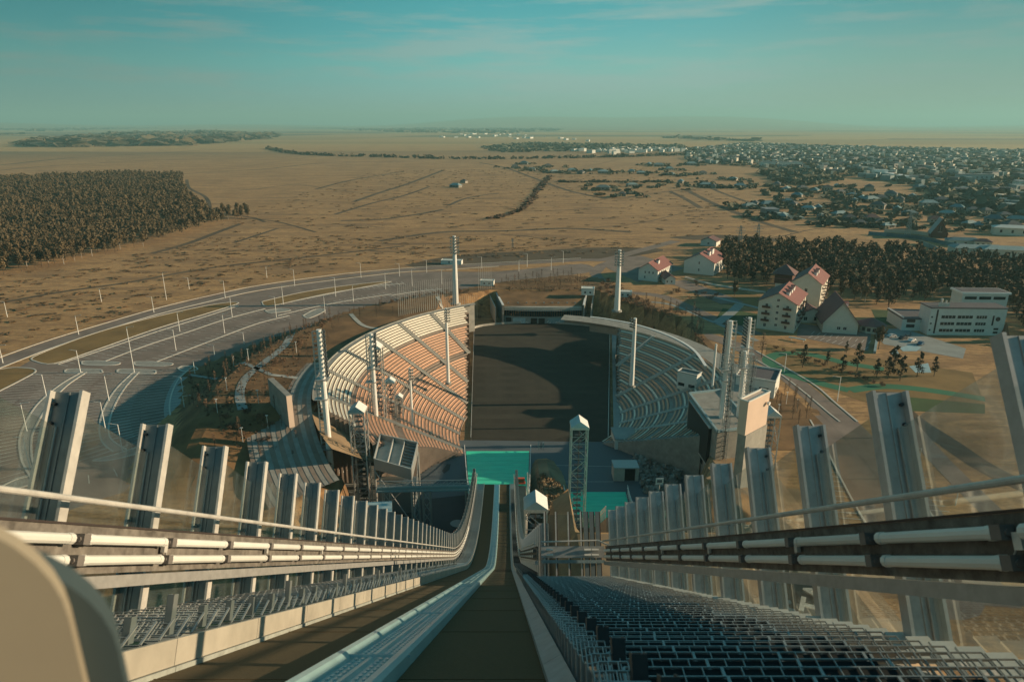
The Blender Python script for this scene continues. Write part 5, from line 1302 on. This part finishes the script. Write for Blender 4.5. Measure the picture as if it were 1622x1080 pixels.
# ---------------------------------------------------------------- far houses, farms and town
def clumps(name,label,items,m='leaff',nq=14,kind='stuff'):
    r=np.random.default_rng(len(items)); VV=[];FF=[];k=0
    for (x,y,w2,h2) in items:
        V,Fa=leaf_cloud(r,[(0,0,.5,.55),(.4,.2,.45,.4),(-.4,-.1,.4,.4)],nq,.34); W=V*np.array([w2,w2,h2])+np.array([x,y,0]); VV.append(W); FF.append(Fa+k); k+=len(V)
    return tag(link(name,npmesh(name,np.concatenate(VV),np.concatenate(FF),m)),label,'bushes',kind=kind)
def line_items(pix,sp,w2,h2,jit=0.):
    L_=pl(pix,0,8); out=[]
    for a,b in zip(L_[:-1],L_[1:]):
        n=max(1,int((b-a).length/sp))
        for i in range(n): p=a.lerp(b,i/n); out.append((p.x+random.gauss(0,jit),p.y+random.gauss(0,jit),w2*random.uniform(.7,1.3),h2*random.uniform(.6,1.2)))
    return out
clumps('railway_hedge','long dark hedge line crossing the plain',line_items([(425,236),(460,243),(520,247),(600,249),(700,252),(800,252.5),(900,251),(1000,249),(1085,246)],12,13,9,4))
clumps('shrub_line','dark broken line of shrubs slanting across the golden plain',line_items([(870,280),(862,290),(848,306),(838,322),(822,334),(800,342),(778,347)],7,6,2.6,1.5),'twig')
clumps('shrub_line','low hedge along the track left of the scattered farms',line_items([(888,289),(950,289),(1010,289),(1060,289)],14,8,4,2),'leaff')
for pix,w_ in (([(560,320),(600,306),(650,290),(702,270)],7),([(530,340),(590,322),(640,310),(680,296)],5),([(540,350),(600,348),(660,340),(702,332)],6),([(640,272),(560,285),(500,300)],6),([(710,326),(740,314),(790,306)],5),([(760,258),(800,266),(850,284),(900,302),(960,315)],7),([(1060,303),(1085,315),(1110,330)],7),([(1085,300),(1120,318),(1160,335),(1200,350),(1260,368)],8),([(1105,290),(1160,312),(1230,334),(1300,352),(1370,360)],6),([(250,280),(300,275),(420,268),(520,258),(640,256)],9),([(0,262),(120,250),(250,243),(330,238),(420,236)],12),([(0,270),(100,262),(250,254),(420,250)],9),([(296,285),(300,298),(325,312),(332,330),(325,345)],5),([(370,385),(440,362),(345,395),(280,408)][:2],4),([(240,402),(300,385),(345,368),(380,355)],6),([(0,480),(100,462),(200,448),(330,425),(480,408),(640,390)],4),([(420,352),(400,345),(360,340)],4),([(600,382),(700,368),(800,366),(900,362),(1000,368)],7),([(350,345),(430,350),(500,368)],3)):
    line('farm_track',pix,w_,'track',.05)
for i in range(46):
    x0=random.uniform(-60,1350); y0=random.choice((random.uniform(262,340),random.uniform(340,410))); ln_=random.uniform(50,230); sl_=random.uniform(-.16,.10)*ln_
    if x0<330 and 285<y0<440: continue
    line('farm_track',[(x0,y0),(x0+ln_*.35,y0+sl_*.3+random.uniform(-2,2)),(x0+ln_*.7,y0+sl_*.75+random.uniform(-2,2)),(x0+ln_,y0+sl_)],random.uniform(.7,2.2)*(1.6 if y0<340 else 1),'track',.04+.0005*i)
flat('bare_soil',[(1100,380),(1150,378),(1250,384),(1210,376),(1130,372),(1060,376)],.02,'track',4)
hs=MB(); 
def hip_mesh(wm,rm,L_,W_,h_,rh):
    w1=MB().b2(-L_/2,L_/2,-W_/2,W_/2,-.3,h_).mesh('wall',wm); mb=MB(); o=.7; e_=[(-L_/2-o,-W_/2-o,h_),(L_/2+o,-W_/2-o,h_),(L_/2+o,W_/2+o,h_),(-L_/2-o,W_/2+o,h_)]; r1,r2=(-L_/2+W_/2,0,h_+rh),(L_/2-W_/2,0,h_+rh)
    mb.quad(e_[0],e_[1],r2,r1); mb.quad(e_[2],e_[3],r1,r2); mb.poly([e_[1],e_[2],r2]); mb.poly([e_[3],e_[0],r1]); mb.quad(*e_[::-1]); r_=mb.mesh('roof',rm)
    win=MB()
    for q in (-.3,0,.3): win.b2(L_*q-.8,L_*q+.8,-W_/2-.12,-W_/2+.05,h_*.35,h_*.72)
    return w1,r_,win.mesh('window','glassd')
HM=[('blue-roofed',hip_mesh('hwall','hblue',15,9,3.6,3.4)),('pale blue-roofed',hip_mesh('hwall','hpale',17,9,3.6,3)),('grey-roofed',hip_mesh('hwall','hgrey',13,9,4.5,3)),('grey-roofed two-storey',hip_mesh('hwall','hgrey',13,11,6.5,3.4)),('maroon-roofed',hip_mesh('hwall','roofd',14,9,4.2,3.6))]
far=[(735,290,2,'alone on the golden plain left of the shrub line'),(722,297,1,'low beside the lone house on the plain')]
spots=[(816,267,3),(842,270,1),(868,265,2),(830,261,0),(878,274,1),(905,272,0),(920,276,2),(935,272,0),(955,275,1),(955,301,1),(985,311,2),(1001,296,1),(1000,273,0),(1015,276,1),(1028,262,0),(1043,264,1),(1060,270,0),(1078,290,0),(1062,278,1),(1095,262,1),(1110,258,0),(1113,277,2),(1118,296,1),(1130,298,2),(1160,286,1),(1172,298,0),(1187,330,1),(1195,328,3),(1215,328,0),(1222,344,3),(1240,346,1),(1256,328,2),(1262,312,0),(1246,322,0),(1280,333,1),(1295,332,0),(1300,346,1),(1330,343,1),(1345,352,3),(1361,358,2),(1380,350,4),(1394,357,2),(1405,361,1),(1270,302,2),(1290,305,0),(1310,303,3),(1330,308,2),(1350,312,0),(1365,316,1),(1352,322,0),(1378,320,1),(1395,318,2),(1410,315,3),(1425,320,2),(1444,314,0),(1470,326,1),(1490,322,2),(1515,332,0),(1500,342,1),(1540,336,2),(1560,340,3),(1590,345,2),(1610,352,1),(1480,352,4),(1535,358,1),(1550,360,0),(1600,367,3),(1573,352,0),(1440,341,1),(1420,334,0),(1390,331,2),(1230,296,2),(1245,303,1),(1510,312,2),(1533,318,0),(1605,326,1),(1376,303,3),(1325,296,1),(1456,300,0),(1480,303,2)]
region=lambda px,py: 'left of centre by the hedge line' if px<900 else 'in the loose cluster left of the town' if px<1150 else 'in the middle of the scattered farms' if px<1320 else 'below the dark ravine wood' if py<325 else 'near the blue yard fence on the right'
cnt={}
for (px,py,k) in spots: cnt.setdefault((HM[k][0],region(px,py)),[]).append((px,py))
for px,py,k,rg_ in [(a,b,c,d) for a,b,c,d in far]+[(a,b,c,None) for a,b,c in spots]:
    p=at(px,py,0); nm,(a_,b_,c_)=HM[k]
    if rg_: lab='%s house %s'%(nm,rg_)
    else:
        q=sorted(cnt[(nm,region(px,py))]); i=q.index((px,py)); lab='%s house %s'%(nm,region(px,py))+((', %s from the left'%WORDS[i]) if len(q)>1 else '')
    t=thing('village_house',lab,'house','houses scattered over the plain',p,random.choice((R(-10),R(15),R(60),R(-35)))+random.uniform(-.1,.1)); s_=random.uniform(.75,1.15)*(1.2 if p.y>1500 else 1.); t.scale=(s_,s_,s_)
    link('wall',a_,t); link('roof',b_,t); link('window',c_,t)
it=[]
for px,py,k in spots:
    p=at(px,py,0)
    for q in range(9): it.append((p.x+random.gauss(0,22),p.y+random.gauss(0,16),random.uniform(5,10),random.uniform(3,6)))
clumps('garden_bushes','dark garden trees and bushes round the scattered houses',it,'leaft')
# dense far town
tp=[(1085,238),(1180,228),(1300,232),(1450,236),(1622,240),(1900,250),(1900,345),(1622,345),(1540,322),(1480,300),(1420,290),(1330,280),(1250,270),(1180,264),(1090,258)]
it=[(x,y,random.uniform(11,20),random.uniform(5,10)) for x,y in scatter(tp,2500,18)]
it+=[(x,y,random.uniform(12,20),random.uniform(7,12)) for x,y in scatter([(1480,296),(1540,300),(1622,318),(1622,345),(1560,332),(1500,322)],420,9)]
it+=[(x,y,random.uniform(10,18),random.uniform(6,10)) for x,y in scatter([(1205,275),(1260,268),(1330,285),(1290,295),(1240,292)],160,14)]
it+=[(x,y,random.uniform(14,26),random.uniform(7,12)) for x,y in scatter([(760,234),(840,228),(1085,232),(1090,240),(900,240),(800,243)],420,20)]
clumps('town_trees','hazy green mass of trees over the distant town on the right',it,'leaft',11)
def town(n,poly,m,wd):
    mb=MB()
    for x,y in scatter(poly,n,22):
        a=random.uniform(0,3); c,s_=math.cos(a),math.sin(a); w_=random.uniform(*wd); mb.box((x,y,5),(w_,w_*.7,random.uniform(6,11)),(c,s_,0),(-s_,c,0))
    return mb
town(620,tp,'hpale',(9,17)).build('town_houses','hpale',kind='stuff',label='countless pale roofs of the far town among trees',cat='houses')
town(380,tp,'wall',(6,12)).build('town_houses','wall',kind='stuff',label='countless white walls of the far town among trees',cat='houses')
town(320,tp,'hgrey',(12,24)).build('town_houses','hgrey',kind='stuff',label='countless grey roofs of the far town among trees',cat='houses')
town(60,[(900,240),(960,236),(1080,236),(1085,241),(960,246)],'wallw',(14,26)).build('far_village','wallw',kind='stuff',label='tiny pale buildings of the village beyond the hedge line',cat='houses')
town(34,[(700,214),(790,212),(940,222),(930,226),(790,220),(690,219)],'white',(18,34)).build('far_village','white',kind='stuff',label='tiny white buildings near the horizon above the shrub line',cat='houses')
# long low landmarks
for (lab,nm,px0,px1,py,pt,m_,dd) in (('long pale apartment block standing out below the far town','apartment_block',1205,1270,265,257,'wallw',14),('grey block of flats in the dark trees at the far right','apartment_block',1520,1572,290,277,'bluel',16),('second small block of flats at the right edge of the town','apartment_block',1612,1660,300,288,'wallw',14),('unfinished grey concrete house with sloping wing on the plain','grey_building',1212,1233,345,332,'greyr',16)):
    A=at(px0,py,0);B=at(px1,py,0); t=thing(nm,lab,'building'); h=zat(A.y,pt); d=(B-A).normalized(); s_=Vector((-d.y,d.x,0)); Ln=(B-A).length; c=(A+B)/2+s_*dd/2
    MB().box((c.x,c.y,h/2),(Ln,dd,h),d,s_).build('wall',m_,t); MB().box((c.x,c.y,h+.25),(Ln+1,dd+1,.5),d,s_).build('roof','greyr',t)
    nb=max(3,int(Ln/7))
    for i in range(nb):
        for k in range(max(1,int(h/4))): q=A.lerp(B,(i+.5)/nb); MB().box((q.x,q.y,2+k*3.4),(2.6,.5,1.6),d,s_).build('window','glassd',t)
t=thing('grey_shed','low sloping pale annex right of the unfinished grey house','shed',None,at(1247,346,0)); MB().poly([(-12,-4,0),(16,-4,0),(16,-4,1),(-12,-4,6)]).poly([(-12,8,0),(-12,8,6),(16,8,1),(16,8,0)]).build('wall','wallw',t); MB().quad((-12.5,-4.5,6.1),(16.5,-4.5,1.1),(16.5,8.5,1.1),(-12.5,8.5,6.1)).build('roof','bluel',t)
t=thing('white_hall','long white curved-roof hall stepping down left of the ravine','hall'); A=at(1405,282,0);B=at(1437,288,0); mb=MB(); wallrib(mb,smooth([A,A.lerp(B,.5)+Vector((0,6,0)),B],6),12,0,9); mb.build('wall','white',t); p=at(1394,282,0); MB().b2(p.x-12,p.x+12,p.y,p.y+10,8,14).build('roof','white',t); MB().b2(p.x-10,p.x-5,p.y,p.y+8,0,8).b2(p.x+3,p.x+9,p.y,p.y+8,0,8).build('block','bluel',t)
# A-frame house and yards at the right
K=at(1500,378,0); gable('a_frame_house','dark steep-roofed house behind the blue yard fence','house',K,12,18,4,15,'wood','greyr',ang=-25,fw=[(6,5,3,5)])
for (lab,pix,h,m_) in (('long blue sheet fence round the yard of the dark steep-roofed house',[(1375,372),(1420,376),(1460,380),(1500,389),(1520,392)],3,'hblue'),('grey wall running diagonally down beside the lower yard',[(1455,386),(1480,396),(1500,407),(1520,410)],3,'hpale'),('pale plank fence behind the dark steep-roofed house',[(1400,368),(1440,370),(1470,374)],3,'peach')):
    t=thing('yard_fence',lab,'fence'); mb=MB(); L_=pl(pix,0,3)
    for a,b in zip(L_[:-1],L_[1:]): mb=MB(); wallrib(mb,[a,b],.3,0,h); mb.build('fence_panel',m_,t)
for i,(px,py,L_,W_,h,rm,lab) in enumerate(((1548,402,46,16,6,'hpale','long pale-roofed shed at the right edge beyond the wood'),(1590,406,40,18,7,'hpale','second long pale-roofed shed at the right edge beyond the wood'),(1525,388,30,14,5,'hblue','blue-roofed shed behind the long pale sheds'),(1520,400,16,12,6,'greyr','grey house at the left end of the long pale sheds'),(1600,372,34,16,8,'wallw','white two-storey building at the far right beyond the fence'),(1555,392,14,10,6,'roofd','dark-roofed small house between the long sheds'))):
    t=thing('long_shed',lab,'shed',None,at(px,py,0),R(-8-4*i)); a_,b_,c_=hip_mesh('wall',rm,L_*.8,W_*.7,h*.8,2); link('wall',a_,t); link('roof',b_,t); link('window',c_,t)
# pylons
def pylon(px,py,pt,label):
    p=at(px,py,0); h=zat(p.y,pt); t=thing('pylon',label,'pylon','power line pylons',p); mb=MB(); a=h*.085
    for dx in (-1,1):
        for dy in (-1,1): mb.tube((dx*a,dy*a,0),(dx*a*.25,dy*a*.25,h),.22,.12,4)
    for k in range(8):
        z1,z2=h*k/8,h*(k+1)/8; r1,r2=a*(1-.75*k/8),a*(1-.75*(k+1)/8)
        for f in ((-1,-1,1,-1),(1,-1,1,1),(1,1,-1,1),(-1,1,-1,-1)): mb.tube((f[0]*r1,f[1]*r1,z1),(f[2]*r2,f[3]*r2,z2),.10,n=3)
    mb.build('tower_frame','galv',t)
    for z_,l in ((.70,.16),(.80,.20),(.90,.14)): MB().tube((-h*l,0,h*z_),(h*l,0,h*z_),.18,n=4).build('cross_arm','galv',t)
pylon(1170,398,357,'left one of two grey lattice pylons above the birch wood'); pylon(1198,395,354,'right one of two grey lattice pylons above the birch wood'); pylon(1437,374,336,'dark lattice pylon beside the blue yard fence'); pylon(812,392,378,'small A-shaped pylon on the plain behind the stadium')
# far woods
def farwood(polys,n,w_,h_,sp): 
    it=[]
    for pix,k in polys: it+=[(x,y,random.uniform(.7,1.3)*w_,random.uniform(.7,1.3)*h_) for x,y in scatter(pix,int(n*k),sp)]
    return it
clumps('far_woods','dark blue-green wood patches below the horizon',farwood([([(30,232),(60,226),(180,214),(330,210),(440,216),(400,222),(300,231),(120,234)],.45),([(540,207),(700,203),(830,200),(900,207),(800,212),(640,211)],.4),([(0,206),(200,202),(250,204),(60,209)],.15)],1700,75,24,40),'leaff',10)
clumps('far_woods','thin dark wood strips near the horizon on the right',line_items([(1062,219),(1130,222),(1200,224)],60,60,18,20)+line_items([(400,203),(500,204),(640,206)],90,110,20,40)+line_items([(0,214),(40,213)],60,60,18,10),'leaff',10)
# letters of white stones on the hillside
def letters(txt,px,py,size,rz):
    cu=bpy.data.curves.new('hill_letters','FONT'); cu.body=txt; cu.size=size; cu.extrude=.12; cu.offset=.09; tmp=bpy.data.objects.new('tmp',cu); C.objects.link(tmp)
    bpy.context.view_layer.update(); me=bpy.data.meshes.new_from_object(tmp.evaluated_get(bpy.context.evaluated_depsgraph_get())); bpy.data.objects.remove(tmp); me.name='hill_letters'; me.materials.clear(); me.materials.append(M['stone'])
    p=atg(px,py); o=link('hill_letters',me,None,(p.x,p.y,p.z+.35)); o.rotation_euler=(0,0,R(rz)); return o
tag(letters('RA',1258,975,6.2,62),'white stone letters RA laid on the ground seen below the right screen','letters')
tag(letters('TAN',1312,985,6.2,62),'white stone letters TAN laid on the ground right of the letters RA','letters')
# haze
hz=bpy.data.materials.new('haze_air'); hz.use_nodes=True; t_=hz.node_tree; t_.nodes.remove(t_.nodes['Principled BSDF']); pv=t_.nodes.new('ShaderNodeVolumePrincipled'); pv.inputs['Color'].default_value=(.44,.86,.89,1); pv.inputs['Density'].default_value=.0001; pv.inputs['Anisotropy'].default_value=.1
t_.links.new(pv.outputs[0],t_.nodes['Material Output'].inputs['Volume'])
me=MB().b2(-33000,33000,-33000,33000,-40,450).mesh('haze',hz); tag(link('haze',me),kind='stuff')

p=at(991,712,-12); t=thing('gate_house','low white building with a small dark window at the foot of the right grandstand','building',None,(p.x,p.y,-12)); MB().b2(-3.6,3.6,0,9,0,3.6).build('wall','wallw',t); MB().b2(-3.8,3.8,-.2,9.2,3.603,3.9).build('roof','pave',t); MB().b2(.5,2.3,-.1,.1,1.0,2.4).build('window','glassd',t)
p=at(992,762,-12); t=thing('tunnel_portal','concrete portal with a black doorway below the gate house','portal',None,(p.x,p.y,-12)); MB().b2(-3.8,-.6,0,5,0,4.2).build('wall','concl',t); MB().b2(2.6,3.6,0,5,0,4.2).build('wall','concl',t); MB().b2(-.59,2.59,.5,5,0,4.1).build('doorway','black',t); MB().b2(-3.9,3.7,-.1,5.1,4.203,4.5).build('roof','galv',t)

its=[(x,y,random.uniform(1.5,5.5),random.uniform(.3,.8)) for x,y in scatter([(-200,480),(-100,440),(120,425),(345,375),(640,372),(960,378),(1060,385),(940,405),(640,418),(480,436),(330,465),(160,508),(0,562),(-200,640)],650,3.5)]
its+=[(x,y,random.uniform(2,7),random.uniform(.4,.9)) for x,y in scatter([(350,345),(600,270),(1080,265),(1250,345),(1100,375),(640,368),(345,370)],900,9)]
M['tuss']=mat('dead_grass_tufts',(.20,.125,.06),.95,0,.25,.05,coords='World'); clumps('steppe_tussocks','low dark tussocks and scrubby tufts over the near golden plain',its,'tuss',6)

mb=MB()
for i in range(34):
    y=212+i*4; x0=-13.4-(y-210)*6/136.; x1=33+(y-210)*17/126.
    if i%2==0: mb.quad((x0+.5,y,-11.892),(x1-.5,y,-11.892),(x1-.5,y+4,-11.892),(x0+.5,y+4,-11.892))
M['mow']=mat('mown_band_grass',(.043,.040,.027),.95,0,.25,.08,coords='World'); mb.build('mown_band','mow',kind='structure')
for i in range(24):
    s0_=3+i*4.3; ax,ay,az=axes(s0_)
    for xa,xb in ((-3.44,-1.94),(-1.05,.36)): MB().box(J((xa+xb)/2,-1.146,s0_),(xb-xa,.018,.006),ax,ay,az).build('lane_seam','tuss',jump)

GTR='lattice towers around the slopes'
for (px,y_,zb,pt,w_,lab) in ((1149,172,-8,572,1.5,'thin capless lattice tower between the two front masts of the right cluster'),(1183,178,0,560,1.4,'thin capless lattice tower just right of the tallest mast'),(1143,188,0,590,1.2,'short capless lattice tower behind the front mast by the scoreboard')):
    lattice(lab,xat(px,y_,10),y_,zb,zat(y_,pt),w_,GTR,cap=False)
t=thing('scaffold_frame','pale tubular scaffold frame bridging the tops of the right mast cluster','scaffold')
for k,(px,py) in enumerate(((1150,585),(1166,575),(1180,590))):
    z_=zat(176,py); x_=xat(px,176,z_); mb=MB()
    for dz_ in (0,2,4): 
        for dy_ in (0,2.2): mb.tube((x_-1.5,175+dy_,z_+dz_),(x_+1.5,175+dy_,z_+dz_),.09,n=4)
    for dx_ in (-1.5,1.5):
        for dy_ in (0,2.2): mb.tube((x_+dx_,175+dy_,z_-1),(x_+dx_,175+dy_,z_+4.4),.09,n=4)
    mb.build('frame_bay','galvl',t)
